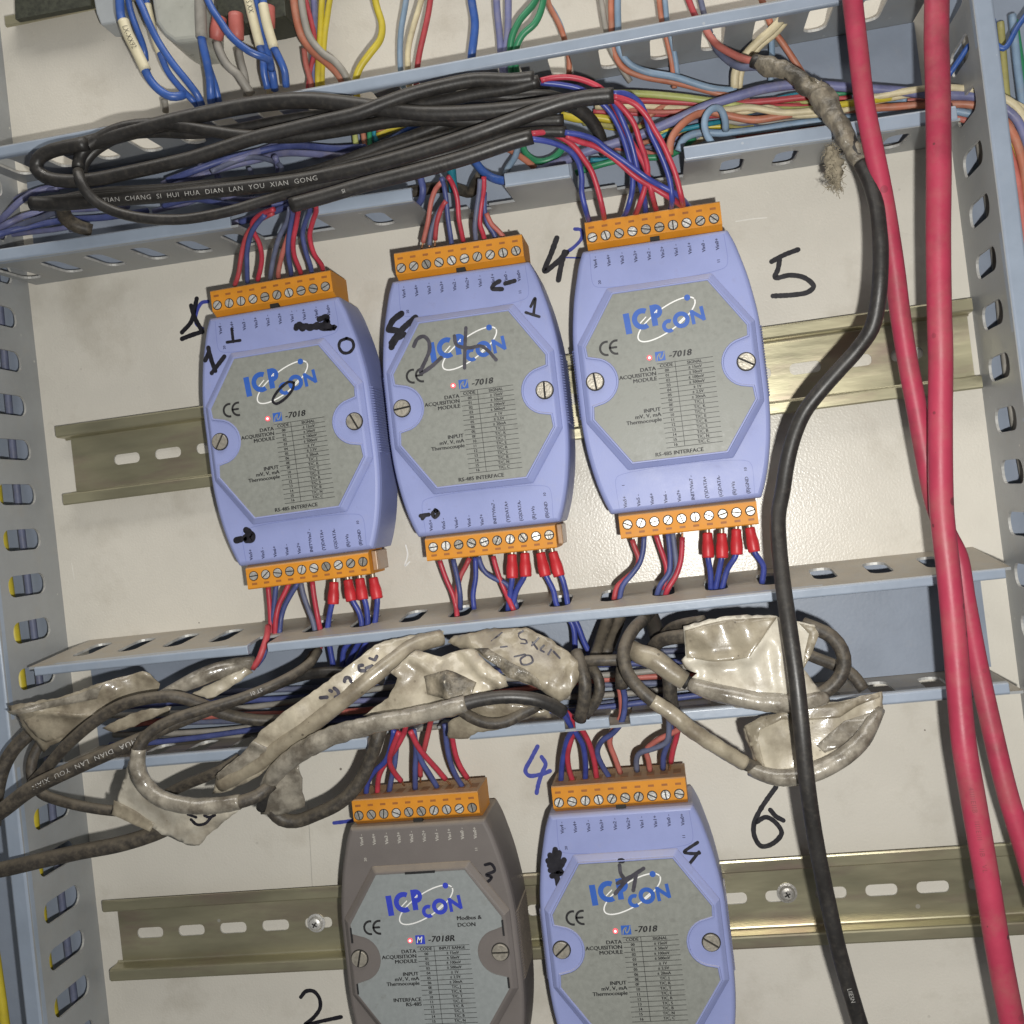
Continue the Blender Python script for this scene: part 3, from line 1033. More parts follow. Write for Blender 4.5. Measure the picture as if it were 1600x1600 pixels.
def print_mesh(r):
    """all the flat print on one label"""
    D = 35.66 if not r else 35.76
    mb = MB()
    mats = ["print_blue_r" if r else "print_blue", "ink", "print_white", "label_r" if r else "label"]
    T = lambda s, x, y, size, rot=0, mi=1, dz=0.0, **kw: put_text(mb, s, x, y, D + dz, size, rot, mi, **kw)
    # white orbit with its blue dot, behind the letters
    pts = []
    ca, sa = math.cos(math.radians(29)), math.sin(math.radians(29))
    for k in range(49):
        a = 2 * math.pi * k / 48
        ex, ey = 12.6 * math.cos(a), 4.3 * math.sin(a)
        pts.append((1.1 + ex * ca - ey * sa, 19.4 + ex * sa + ey * ca, D))
    ribbon(mb, pts, 0.5, 2, jitter=0.0)
    mb.add([(9.6 + 1.15 * math.cos(2 * math.pi * k / 20), 26.4 + 1.15 * math.sin(2 * math.pi * k / 20), D + 0.03) for k in range(20)], [tuple(range(20))], 0)
    al = math.radians(9.0)
    arc_ = lambda cx, cy, r_, a0, a1, dz: [(cx + r_ * math.cos(math.radians(a)), cy + r_ * math.sin(math.radians(a)), D + dz) for a in range(a0, a1 + 1, 6)]
    S = lambda pts, w: ribbon(mb, pts, w, 0, jitter=0, cap=False)
    S([(-13.67, 23.7, D + 0.012), (-13.15, 15.9, D + 0.012)], 2.3)
    S(arc_(-7.6, 20.85, 3.05, 62, 306, 0.018), 1.95)
    S([(-3.55, 25.5, D + 0.024), (-3.2, 17.6, D + 0.024)], 2.15)
    S(arc_(-2.75, 22.95, 1.75, -100, 118, 0.030), 1.8)
    S(arc_(1.75, 16.85, 1.85, 62, 310, 0.036), 1.4)
    S(arc_(6.5, 18.5, 2.3, 0, 360, 0.042), 1.6)
    S([(10.5, 21.5, D + 0.048), (10.98, 16.2, D + 0.048)], 1.3)
    S([(10.25, 21.2, D + 0.053), (15.05, 17.5, D + 0.053)], 1.35)
    S([(14.2, 22.5, D + 0.058), (14.85, 17.2, D + 0.058)], 1.3)
    # printed white strokes crossing the open letters
    for x0, y0, x1, y1 in ((-8.6, 19.4, -6.4, 21.3), (-2.9, 22.5, -2.0, 23.3), (5.6, 17.7, 7.6, 19.2)):
        ribbon(mb, [(x0, y0, D + 0.065), (x1, y1, D + 0.065)], 0.42, 2, jitter=0)
    # conformity mark: two open arcs and a bar
    for cx in (-22.6, -18.9):
        arc = [(cx + 2.5 * math.cos(math.radians(a)) + 0.4, 11.7 + 2.5 * math.sin(math.radians(a)), D) for a in range(75, 290, 12)]
        ribbon(mb, arc, 0.85, 1, jitter=0, cap=False)
    ribbon(mb, [(-20.9, 11.7, D), (-18.6, 11.7, D)], 0.8, 1, jitter=0)
    # the square emblem before the type number
    mb.add([(-4.6, 4.35, D), (-0.9, 4.35, D), (-0.9, 7.85, D), (-4.6, 7.85, D)], [(0, 1, 2, 3)], 0)
    if r:
        T("M", -4.35, 4.95, 3.4, 0, 2, 0.03, bold=0.012, shear=0.3, sx=0.82)
    else:
        ribbon(mb, [(-4.1, 4.6, D + 0.02), (-3.7, 6.2, D + 0.02), (-2.6, 7.1, D + 0.02), (-3.0, 5.9, D + 0.02), (-2.6, 5.0, D + 0.02), (-1.4, 6.6, D + 0.02), (-1.2, 7.5, D + 0.02)], 0.42, 3, jitter=0)
    T("-7018R" if r else "-7018", 0.3, 5.0, 3.3, 0, 1, 0, heavy=0.16, shear=0.2, sx=1.06, space=1.04)
    x0, x1, yt, dy = -4.4, 16.4, 3.35, 1.862
    for k in range(18):
        y = yt - dy * k
        mb.add([(x0, y - 0.095, D), (x1, y - 0.095, D), (x1, y + 0.095, D), (x0, y + 0.095, D)], [(0, 1, 2, 3)], 1)
    mb.add([(2.3, yt - dy * 17, D + 0.01), (2.5, yt - dy * 17, D + 0.01), (2.5, yt, D + 0.01), (2.3, yt, D + 0.01)], [(0, 1, 2, 3)], 1)
    codes = ["CODE", "00", "01", "02", "03", "04", "05", "06", "0E", "0F", "10", "11", "12", "13", "14", "15", "16"]
    sig = ["INPUT RANGE" if r else "SIGNAL", "\u00b1 15mV", "\u00b1 50mV", "\u00b1 100mV", "\u00b1 500mV", "\u00b1 1V", "\u00b1 2.5V", "\u00b1 20mA", "T/C, J", "T/C, K", "T/C, T", "T/C, E",
           "T/C, R", "T/C, S", "T/C, B", "T/C, N", "T/C, C"]
    for k in range(17):
        y = yt - dy * (k + 1) + 0.42
        T(codes[k], -0.9, y, 1.75 if k == 0 else 1.5, 0, 1, 0.01, align="CENTER", heavy=0.07)
        T(sig[k], 9.5, y, 1.62 if k == 0 else 1.55, 0, 1, 0.01, align="CENTER", heavy=0.07)
    left = [("DATA", 1.15), ("ACQUISITION", -0.75), ("MODULE", -2.65)]
    left += [("INPUT", -7.6), ("mV, V, mA", -9.4), ("Thermocouple", -11.2), ("INTERFACE", -17.5), ("RS-485", -19.3)] if r else [("INPUT", -14.2), ("mV, V, mA", -16.1), ("Thermocouple", -18.0)]
    for s, y in left:
        T(s, -4.9, y, 2.05, 0, 1, 0, align="RIGHT", heavy=0.09, sx=1.08)
    if r:
        T("Modbus &", 12.6, 12.9, 2.15, 0, 1, 0, heavy=0.10, sx=1.1)
        T("DCON", 12.6, 10.3, 2.15, 0, 1, 0, heavy=0.10, sx=1.1)
    else:
        T("RS-485 INTERFACE", 0.1, -31.0, 2.05, 0, 1, 0, align="CENTER", heavy=0.09, sx=1.06)
    return raw_mesh("label_print", mb.v, mb.f, mats, False, (0, 0, 0), mb.m)


def port_mesh(r, top):
    """terminal names printed on the case beside the terminals, and the thin frame round them"""
    mb = MB()
    D = 33.30
    mats = ["print_grey" if r else "port_ink", "print_grey" if r else "port_line"]
    up_ = ["Vin4 -", "Vin4+", "Vin3 -", "Vin3+", "Vin2 -", "Vin2+", "Vin1 -", "Vin1+", "Vin0 -", "Vin0+"]
    dn = ["Vin5+", "Vin5 -", "Vin6+", "Vin6 -", "Vin7+", "INIT*/Vin7 -", "(Y)DATA+", "(G)DATA-", "(R)+Vs", "(B)GND"]
    fr = [(-24.6, 48.3), (-24.6, 37.0), (-23.2, 35.7), (24.4, 35.9), (25.8, 37.4), (25.8, 48.3)]
    if top:
        for i, s in enumerate(up_):
            put_text(mb, s, -22.86 + 5.08 * i + 0.65, 42.9, D, 1.85, math.pi / 2, 0, heavy=0.07)
        put_text(mb, "20", -21.6, 36.6, D, 1.5, math.pi / 2, 0, heavy=0.05)
        put_text(mb, "11", 23.2, 38.0, D, 1.5, math.pi / 2, 0, heavy=0.05)
        if not r:
            ribbon(mb, [(x, y, D) for x, y in fr], 0.16, 1, jitter=0)
    else:
        for i, s in enumerate(dn):
            put_text(mb, s, -22.24 + 5.08 * i + 0.65, -48.7, D, 1.85, math.pi / 2, 0, heavy=0.07)
        put_text(mb, "1", -21.6, -40.6, D, 1.5, math.pi / 2, 0, heavy=0.05)
        put_text(mb, "10", 24.0, -40.3, D, 1.5, math.pi / 2, 0, heavy=0.05)
        if not r:
            ribbon(mb, [(x, -y - 0.6, D) for x, y in fr], 0.16, 1, jitter=0)
    return raw_mesh("port_names", mb.v, mb.f, mats, False, (0, 0, 0), mb.m)


PLATE = {r: plate_mesh(r) for r in (False, True)}
PRINT = {r: print_mesh(r) for r in (False, True)}
PORT = {(r, tp): port_mesh(r, tp) for r in (False, True) for tp in (True, False)}


def disc_mesh(name, r, d0, d1, m, n=24):
    mb = MB()
    mb.prism([(r * math.cos(2 * math.pi * k / n), r * math.sin(2 * math.pi * k / n)) for k in range(n)], d0, d1)
    return raw_mesh(name, mb.v, mb.f, m)


WELL = disc_mesh("screw_well_shade", 3.55, 0, 0.12, "dark")  # flat disc paints the shade of the well round a case screw
LED = disc_mesh("status_led", 0.95, 0, 0.35, "led")
LEDC = disc_mesh("led_lens", 0.5, 0, 0.45, "led_core")

MODS = {}


def module(key, label, x, y, rot, grey=False, endp=False, rots=(0.9, -0.9)):
    c = "grey_case" if grey else "blue_case"
    t = thing("acquisition_module", label, "data module", (x, y, 0), "data acquisition modules on the mounting rails", rot, local=True)
    MODS[key] = (t, x, y, rot)
    h = inst("housing", CASE_ME[c], t, (0, 0, 0))
    if key == "A":
        for k in CASE_ME:
            pass
    bevel_obj(h, 0.5, 2, 30)
    for sg in (1, -1):
        inst("side_grip", GRIP_ME[c, sg], t, (0, 0, 0))
    pl = inst("label_plate", PLATE[grey], t, (0, 0, 0))
    inst("label_print", PRINT[grey], pl, (0, 0, 0))
    if not grey:
        inst("label_rim", RIM_ME, t, (0, 0, 0))
    inst("port_names", PORT[grey, True], t, (0, 0, 0))
    inst("port_names", PORT[grey, False], t, (0, 0, 0))
    l = inst("status_led", LED, t, (-6.8, 6.0, 35.6))
    inst("led_lens", LEDC, l, (-6.8, 6.0, 35.62))
    for sx_, a in ((-28.0, rots[0]), (28.2, rots[1])):
        s = inst("case_screw", SCREW_BODY, t, (sx_, -0.15, 35.42), a)
        inst("screw_well_shade", WELL, s, (sx_, -0.15, 35.34))
    rnd = random.Random(key)
    for tp in (True, False):
        b = inst("terminal_block", TERM_ME[tp], t, (0, 0, 0))
        for i in range(10):
            p = (-22.86 + 5.08 * i, 54.7) if tp else (-22.24 + 5.08 * i, -55.1)
            inst("terminal_screw", SCREW_TERM, b, (p[0], p[1], 32.75), rnd.uniform(0, math.pi))
        if endp and not tp:
            mb = MB()
            mb.box(26.1, 28.2, -59.2, -51.4, 15, 29.5)
            e = mk("end_piece", mb.v, mb.f, "endpiece", b)
            bevel_obj(e, 0.4)
    return t


XA, XB, XC, XD, XE = -151.49, -75.62, 0.0, -118.03, -38.13
module("A", "blue data module at the left end of the upper row, marked 0 in black", XA, -1.37, 0.0162, endp=True, rots=(1.0, -1.15))
module("B", "blue data module in the middle of the upper row, 2 scrawled over its logo", XB, 1.38, -0.0073, endp=True, rots=(0.1, 1.55))
module("C", "clean blue data module at the right of the upper row, beside the 5", XC, 1.68, -0.0031, rots=(1.65, -0.55))
module("D", "grey plastic data module, the only grey one, marked 3 at the bottom of the picture", XD, -209.35 - 0.53, -0.0055, grey=True, rots=(1.3, 0.0))
module("E", "blue plastic data module in the lower row, marked 4 in black marker", XE, -209.35 - 1.16, -0.0016, rots=(0.7, -0.6))


def mod_local(key, u, v, d):
    """photograph pixel on a module's face -> that module's own millimetres"""
    t, x, y, r = MODS[key]
    q = at(u, v, d)
    a, b = q.x - x, q.y - y
    return (a * math.cos(r) + b * math.sin(r), -a * math.sin(r) + b * math.cos(r), d)


def mark(name, key, strokes, w_, m="marker", d=33.34, label=None):
    """handwriting on a module: strokes of photograph pixels"""
    mb = MB()
    for i, s in enumerate(strokes):
        ribbon(mb, [mod_local(key, p[0], p[1], d + 0.02 * i) for p in s], w_ * 1.22)
    o = mk(name, mb.v, mb.f, m, MODS[key][0])
    if label:
        o["label"] = label
    return o


kA = lambda *s: [crop(q, 280, 400, 1600 / 350) for q in s]
mark("handwritten_digit", "A", kA([(208, 655), (222, 720), (258, 820)], [(186, 745), (212, 690)], [(232, 836), (322, 718)], [(215, 690), (235, 760)]), 1.5, label="marker 1 beside the label")
mark("handwritten_digit", "A", kA([(375, 520), (386, 612)], [(342, 616), (435, 603)]), 1.0)
mark("crossed_out_note", "A", kA([(835, 515), (860, 488), (880, 520), (905, 500), (930, 515), (985, 490)], [(838, 500), (985, 508)], [(1000, 452), (1055, 437), (1040, 505), (1110, 510), (1010, 510), (1060, 470)], [(1008, 495), (1070, 500)]), 1.9)
mark("handwritten_digit", "A", kA([(1195, 588), (1150, 610), (1142, 650), (1170, 690), (1215, 688), (1245, 650), (1235, 605), (1195, 588)]), 1.0)
mark("handwritten_ring", "A", kA([(820, 905), (780, 900), (700, 970), (668, 1035), (690, 1055), (760, 1015), (815, 940), (818, 905)]), 0.9, d=35.74)
kA2 = lambda *s: [crop(q, 280, 650, 1600 / 350) for q in s]
mark("marker_blots", "A", kA2([(408, 888), (440, 880)], [(478, 815), (500, 830)], [(472, 868), (515, 845), (520, 880), (480, 885)]), 2.2)
kB = lambda *s: [crop(q, 570, 350, 1600 / 350) for q in s]
mark("crossed_out_note", "B", kB([(262, 640), (200, 690), (172, 745)], [(170, 755), (240, 770), (190, 880)], [(362, 668), (260, 760), (190, 850)], [(210, 820), (280, 790)]), 2.0)
mark("handwritten_digit", "B", kB([(350, 872), (375, 822), (420, 803), (455, 835), (462, 900), (440, 960), (400, 1062), (470, 1022), (545, 955)]), 1.25, "marker_fade", d=35.75)
mark("handwritten_slash", "B", kB([(722, 742), (715, 880), (712, 1028)], [(640, 800), (655, 862), (740, 885), (830, 872), (880, 905), (938, 970)]), 1.1, "marker_fade", d=35.76)
mark("handwritten_digit", "B", kB([(1185, 590), (1216, 530), (1205, 650)], [(1150, 632), (1246, 662)]), 0.9)
mark("handwritten_note", "B", kB([(962, 408), (920, 435), (912, 460), (980, 465)], [(1003, 425), (1070, 406)]), 1.4)
kB2 = lambda *s: [crop(q, 600, 650, 5) for q in s]
mark("marker_blots", "B", kB2([(285, 780), (350, 770)], [(300, 800), (320, 775)], [(400, 735), (425, 760), (395, 790), (380, 760), (410, 740)]), 1.3)
kD = lambda *s: [crop(q, 500, 1200, 4) for q in s]
mark("handwritten_digit", "D", kD([(1032, 605), (1070, 600), (1092, 640), (1040, 668), (1072, 682), (1040, 712), (985, 650)]), 0.95)
kE = lambda *s: [crop(q, 800, 1200, 4) for q in s]
mark("handwritten_digit", "E", kE([(1160, 465), (1078, 526), (1135, 535), (1172, 532)], [(1168, 525), (1107, 602)]), 1.0)
mark("scribbled_blot", "E", kE([(270, 510), (265, 590), (290, 730)], [(238, 545), (262, 640)], [(225, 580), (270, 650)], [(295, 530), (275, 640)], [(325, 575), (280, 660)], [(240, 640), (310, 650), (250, 675)], [(235, 610), (300, 600)]), 1.8)
mark("handwritten_scrawl", "E", kE([(672, 608), (680, 660), (700, 690)], [(822, 628), (720, 700), (645, 785)], [(775, 670), (758, 765)], [(660, 720), (740, 680)]), 1.2, "marker_fade", d=35.75)
mark("marker_dot", "E", kE([(675, 580), (690, 580)]), 1.6, "marker", d=35.75)

# ------------------------------------------------------------------ handwriting on the back panel
def pmark(name, strokes, w, m="marker", label=None):
    mb = MB()
    for i, s in enumerate(strokes):
        ribbon(mb, [at(p[0], p[1], 0.10 + 0.02 * i) for p in s], w * 1.3)
    o = mk(name, mb.v, mb.f, m, panel)
    if label:
        o["label"] = label
    return o


k1 = lambda *s: [crop(q, 1100, 0, 3.2) for q in s]
pmark("handwritten_digit", k1([(470, 1248), (400, 1275), (338, 1308)], [(378, 1300), (370, 1345), (356, 1388), (430, 1376), (505, 1390), (548, 1432), (520, 1460), (450, 1474), (345, 1480)]), 1.55, label="large black 5")
k2 = lambda *s: [crop(q, 800, 0, 3.2) for q in s]
pmark("handwritten_digit", k2([(224, 1190), (195, 1270), (163, 1355), (215, 1320), (274, 1262)], [(262, 1260), (245, 1330), (232, 1400)]), 1.75, label="large black 4")
pmark("pen_line", k2([(314, 1145), (345, 1150), (348, 1190), (310, 1235), (262, 1268)]), 1.1, "marker_blue")
pmark("pen_line", k2([(270, 1288), (345, 1289)]), 0.5, "marker_blue")
pmark("handwritten_note", kA([(125, 305), (105, 400), (85, 470), (20, 545)], [(85, 355), (110, 440), (160, 530)], [(20, 592), (75, 570), (165, 540)]), 1.6)
pmark("pen_line", kA([(205, 325), (160, 335), (125, 400), (120, 480), (165, 520)]), 1.2, "marker_blue")
k3 = lambda *s: [crop(q, 400, 900, 3.2) for q in s]
pmark("handwritten_digit", k3([(1408, 852), (1375, 915), (1347, 975), (1365, 998), (1430, 990), (1470, 975)], [(1428, 905), (1448, 940), (1430, 985), (1412, 1040), (1403, 1085)]), 1.35, "marker_blue", label="blue 4")
pmark("pen_line", k3([(390, 1235), (470, 1225), (520, 1215)]), 1.2, "marker_blue")
k4 = lambda *s: [crop(q, 1100, 1100, 3.2) for q in s]
pmark("handwritten_digit", k4([(360, 415), (320, 470), (275, 540), (250, 600), (252, 660), (285, 710), (340, 700), (388, 645), (355, 590), (310, 566), (262, 590)], [(332, 530), (360, 562), (396, 582)]), 1.5, label="large black 6")
pmark("handwritten_digit", [[(470, 1558), (478, 1549), (490, 1549), (499, 1560), (500, 1575), (490, 1590), (477, 1601), (505, 1595), (533, 1589)]], 1.3, label="large black 2")
pmark("pencil_smudge", kB2([(170, 1010), (185, 1080), (165, 1170), (200, 1140)]), 0.5, "print_white")
M["panel_scuff_glare"] = mat("panel_scuff_glare", (0.74, 0.72, 0.66), 0.5, var=0.1)  # pale tone for real scuffs and one painted glare streak
pmark("scribed_line", [[(481, 1258), (484, 1310), (488, 1388)]], 0.22, "print_grey")
pmark("scuff_glare_mark", [[(1150, 346), (1176, 342), (1198, 340)]], 0.4, "panel_scuff_glare")  # pale streak paints glare onto the panel
pmark("scuff_glare_mark", [[(98, 968), (104, 1006)], [(112, 880), (116, 905)], [(420, 508), (455, 498)]], 0.3, "panel_scuff_glare")
pmark("scuff_glare_mark", [[(1020, 398), (1052, 392)], [(640, 470), (655, 452)]], 0.3, "panel_scuff_glare")

# ------------------------------------------------------------------ wires and cables
CNAME = {"red": "red", "red_d": "dusty red", "pink": "faded pinkish red", "blue": "blue", "blue_d": "dusty blue", "slate": "greyed blue", "violet": "violet blue",
         "royal": "royal blue", "ltblue": "pale blue", "salmon": "orange", "yellow": "yellow", "olive": "dusty yellow", "green": "green", "lime": "yellow-green",
         "cream": "cream", "grey": "grey", "teal": "teal"}


def ramp(pts, d0, d1):
    n = len(pts)
    return [p if len(p) > 2 else (p[0], p[1], d0 + (d1 - d0) * i / max(1, n - 1)) for i, p in enumerate(pts)]


def run_on(pts):
    """cables do not stop at the picture's edge: carry them on past it"""
    P = px(pts)
    a, b = pts[0], pts[-1]
    if a[1] < 0:
        P.insert(0, P[0] + Vector((-2, 75, -4)))
    elif a[0] < 0:
        P.insert(0, P[0] + Vector((-45, -6, -6)))
    if b[1] > 1590:
        P.append(P[-1] + (P[-1] - P[-2]).normalized() * 80)
    return P


def wire(label, m, pts, r, group, d0=20, d1=20, name="wire", cat="wire", seg=9, lump=0.0, step=1.6):
    P = run_on(ramp(pts, d0, d1))
    o = tube(name, P, r, m, seg=seg, step=step, lump=lump)
    return props(o, label, cat, group)


MD = {"A": "left upper module", "B": "middle upper module", "C": "right upper module", "D": "grey module", "E": "lower blue module"}


def term_wires(key, side, spec, r, d0, dfar, k=None, grp=None):
    """spec: list of (terminal index, material, points from the terminal outwards)"""
    ox, oy, kk = k if k else (0, 0, 1)
    for ti, m, pts, *ex in spec:
        p = crop(pts, ox, oy, kk) if k else pts
        far = ex[0] if ex and ex[0] else dfar
        lab = "%s wire in the %s terminal from the left %s the %s" % (CNAME[m], ordinal(ti), "atop" if side else "under", MD[key])
        o = wire(lab, m, p, r, "wires at the %s of the %s" % ("top" if side else "bottom", MD[key]), d0, far)
        if len(ex) > 1 and ex[1]:                       # bare strands at the tip
            q = px(ramp(p, d0, far))
            a, b = q[0], q[1]
            tip = tube("bare_strands", [a + (a - b).normalized() * ex[1], a], 0.45, "copper", o, seg=6, step=0.8)


# --- upper row, module A, top
term_wires("A", True, [
    (0, "red_d", [(366.5, 446), (372, 431), (378, 394), (385, 369), (398, 350), (412, 340), (426, 333)]),
    (1, "blue_d", [(386.5, 441), (386, 420), (386, 394), (391, 369), (400, 352), (414, 336)]),
    (2, "red", [(402.5, 438), (407, 420), (409, 400), (405, 380), (396, 362), (394, 350), (401, 340), (414, 332), (428, 327)], 50),
    (3, "slate", [(422, 436), (423, 428), (428, 400), (437, 369), (449, 345), (453, 325)]),
    (4, "pink", [(435, 434), (435, 425), (441, 397), (450, 369), (459, 342), (461, 324)]),
    (5, "blue_d", [(455, 430), (454, 420), (450, 394), (453, 359), (457, 335), (456, 321)], 54),
    (6, "red", [(470, 428), (468, 420), (460, 400), (458, 378), (463, 350), (466, 330), (465, 320)], 54),
    (7, "blue_d", [(487, 426), (485, 415), (478, 394), (473, 366), (478, 345), (484, 331), (484, 320)]),
    (8, "red", [(505, 423), (502, 413), (491, 397), (484, 369), (489, 345), (494, 330), (493, 318)], 52),
], 1.0, 24.5, 47)

# --- module B, top
term_wires("B", True, [
    (0, "pink", [(661, 379), (665, 362), (669, 345), (674, 314), (681, 295), (690, 285)], 34, 3.2),
    (1, "slate", [(671, 383), (673, 366), (677, 350), (684, 333), (691, 322)], 30, 1.0),
    (2, "red_d", [(680, 375), (681, 360), (683, 346), (690, 325), (697, 314)], 32, 3.0),
    (3, "blue_d", [(706, 385), (704, 368), (700, 342), (697, 310), (693, 288), (690, 278)]),
    (4, "red", [(724, 377), (721, 362), (717, 342), (714, 308), (706, 285), (700, 276)], 38, 1.2),
    (5, "slate", [(744, 381), (743, 368), (742, 354), (745, 326), (749, 298), (750, 280)]),
    (6, "red", [(758, 379), (755, 366), (750, 350), (753, 314), (756, 295), (756, 276)]),
    (7, "blue_d", [(776, 376), (771, 363), (762, 350), (757, 326), (757, 300)], 30),
    (8, "pink", [(790, 374), (780, 362), (768, 350), (760, 333)], 30),
], 1.0, 24.5, 36)

# --- bottoms of the upper row
kb = (280, 650, 1600 / 350)
term_wires("A", False, [
    (0, "red", [(635, 1222), (642, 1300), (650, 1400), (654, 1500), (656, 1590, 24)]),
    (1, "blue_d", [(692, 1205), (684, 1290), (676, 1370), (668, 1450), (668, 1575, 22)]),
    (2, "red", [(785, 1195), (750, 1270), (715, 1340), (692, 1440), (682, 1585, 26)], 27),
    (3, "blue_d", [(850, 1190), (800, 1270), (752, 1360), (728, 1440), (716, 1560, 26)]),
    (4, "slate", [(868, 1190), (885, 1270), (915, 1360), (950, 1450), (978, 1560, 24)]),
    (5, "red", [(950, 1182), (958, 1250), (970, 1330), (990, 1440), (1012, 1550, 26)]),
], 1.08, 25, 24, kb)
kb2 = (600, 650, 5)
term_wires("B", False, [
    (0, "red", [(435, 1130), (462, 1210), (492, 1290), (540, 1400), (565, 1500), (572, 1580, 26)]),
    (1, "blue_d", [(540, 1120), (556, 1190), (572, 1260), (594, 1390), (596, 1510, 24)], 27),
    (2, "red_d", [(668, 1110), (635, 1180), (600, 1245), (575, 1340), (566, 1450), (566, 1560, 22)]),
    (3, "blue", [(712, 1105), (716, 1180), (716, 1260), (696, 1400), (704, 1510, 24)]),
    (4, "blue_d", [(738, 1100), (760, 1170), (800, 1230), (880, 1278), (960, 1315), (1010, 1420), (1040, 1510, 24)], 24),
    (5, "red", [(852, 1095), (872, 1170), (900, 1260), (950, 1380), (1005, 1500, 27), (1020, 1530, 26)]),
], 1.05, 25, 24, kb2)
kb3 = (880, 600, 1600 / 350)
term_wires("C", False, [
    (0, "red_d", [(492, 1112), (515, 1180), (540, 1250), (520, 1320), (440, 1395), (385, 1450), (362, 1545, 24)]),
    (1, "blue_d", [(578, 1085), (570, 1190), (545, 1280), (490, 1360), (425, 1440), (400, 1555, 25)], 26),
    (2, "red", [(662, 1075), (690, 1160), (718, 1240), (740, 1320), (735, 1400), (715, 1470)]),
    (3, "blue_d", [(748, 1065), (758, 1160), (764, 1260), (755, 1350), (695, 1435), (664, 1525, 25)], 27),
    (4, "slate", [(782, 1062), (792, 1150), (803, 1240), (805, 1330), (750, 1420), (700, 1530, 24)]),
    (5, "red", [(850, 1095), (848, 1180), (838, 1270), (805, 1370), (750, 1460), (725, 1530, 26)], 28, 1.8),
], 1.08, 25, 24, kb3)


def crimp_wire(key, ti, sleeve, tail, k, far=24):
    """wire with a red crimp sleeve: sleeve = two points, tail = blue wire from the sleeve to the duct"""
    s = px(ramp(crop(sleeve, *k), 25.5, 26.5))
    t = px(ramp(crop(tail, *k), 26.5, far))
    lab = "red-sleeved blue wire in the %s terminal from the left under the %s" % (ordinal(ti), MD[key])
    o = tube("wire", [s[1] * 0.75 + s[0] * 0.25] + t, 1.15, "blue", seg=9, step=1.6)
    props(o, lab, "wire", "red crimped wires at the bottom of the %s" % MD[key])
    ax = s[1] - s[0]
    c = [s[0] + ax * q for q in (0.0, 0.03, 0.30, 0.38, 0.55, 0.72, 0.80, 0.97, 1.0)]
    tube("crimp_sleeve", c, [1.6, 1.9, 2.0, 2.1, 2.35, 2.4, 2.35, 2.3, 2.05], "ferrule", o, seg=14, step=0.7)
    tube("crimp_barrel", [s[0] - ax * 0.22, s[0] + ax * 0.05], 1.1, "tin", o, seg=8, step=0.7)


for ti, s, t in ((6, [(1106, 1185), (1100, 1345)], [(1090, 1345), (1072, 1430), (1060, 1540), (1078, 1664), (1100, 1785)]),
                 (7, [(1205, 1170), (1232, 1322)], [(1242, 1325), (1290, 1415), (1300, 1530), (1180, 1664), (1165, 1785)]),
                 (8, [(1290, 1160), (1312, 1312)], [(1325, 1315), (1342, 1400), (1342, 1520), (1265, 1650), (1195, 1790)]),
                 (9, [(1385, 1155), (1416, 1306)], [(1415, 1310), (1408, 1400), (1390, 1510), (1320, 1650), (1260, 1770)])):
    crimp_wire("A", ti, s, t, kb)
for ti, s, t in ((6, [(1000, 1080), (1003, 1268)], [(1000, 1275), (985, 1390), (968, 1525)]),
                 (7, [(1100, 1070), (1108, 1256)], [(1090, 1265), (1032, 1370), (1000, 1520)]),
                 (8, [(1222, 1068), (1262, 1252)], [(1272, 1260), (1322, 1360), (1355, 1490), (1472, 1630), (1495, 1860)]),
                 (9, [(1318, 1062), (1370, 1252)], [(1390, 1262), (1420, 1370), (1440, 1485), (1515, 1640), (1560, 1760), (1610, 1860)])):
    crimp_wire("B", ti, s, t, kb2)
for ti, s, t in ((6, [(1030, 1062), (1036, 1242)], [(1036, 1248), (1052, 1350), (1055, 1480)]),
                 (7, [(1132, 1066), (1136, 1244)], [(1130, 1252), (1110, 1350), (1085, 1480)]),
                 (8, [(1236, 1036), (1240, 1220)], [(1230, 1232), (1175, 1320), (1130, 1475)]),
                 (9, [(1332, 1025), (1366, 1200)], [(1372, 1210), (1430, 1300), (1420, 1425)])):
    crimp_wire("C", ti, s, t, kb3)

# --- tops of the lower row
kd = (400, 900, 3.2)
term_wires("D", True, [
    (0, "blue", [(550, 1092), (560, 1030), (590, 980), (650, 920), (680, 830), (690, 770)], 36),
    (1, "red", [(606, 1088), (615, 1000), (650, 930), (700, 860), (742, 780), (750, 740)]),
    (2, "blue_d", [(665, 1082), (680, 1000), (692, 950), (702, 860), (705, 790)], 28),
    (3, "red", [(725, 1025), (690, 980), (668, 930), (680, 870), (715, 780)], 38, 3.0),
    (4, "blue_d", [(796, 1065), (796, 960), (800, 860), (788, 770)]),
    (5, "red_d", [(822, 1000), (822, 940), (845, 850), (872, 735), (880, 700)], 36, 3.4),
    (6, "blue_d", [(906, 1056), (870, 995), (830, 930), (805, 860), (790, 780)], 33),
    (7, "red", [(948, 1016), (900, 960), (850, 905), (808, 850), (772, 775)], 38, 3.4),
    (8, "blue_d", [(1032, 1052), (1000, 1000), (975, 940), (955, 850), (945, 740)]),
    (9, "red", [(1058, 1012), (1025, 960), (1000, 900), (985, 830), (978, 790)], 32, 4.0),
], 1.1, 24.5, 34, kd)
ke = (850, 850, 3.2)
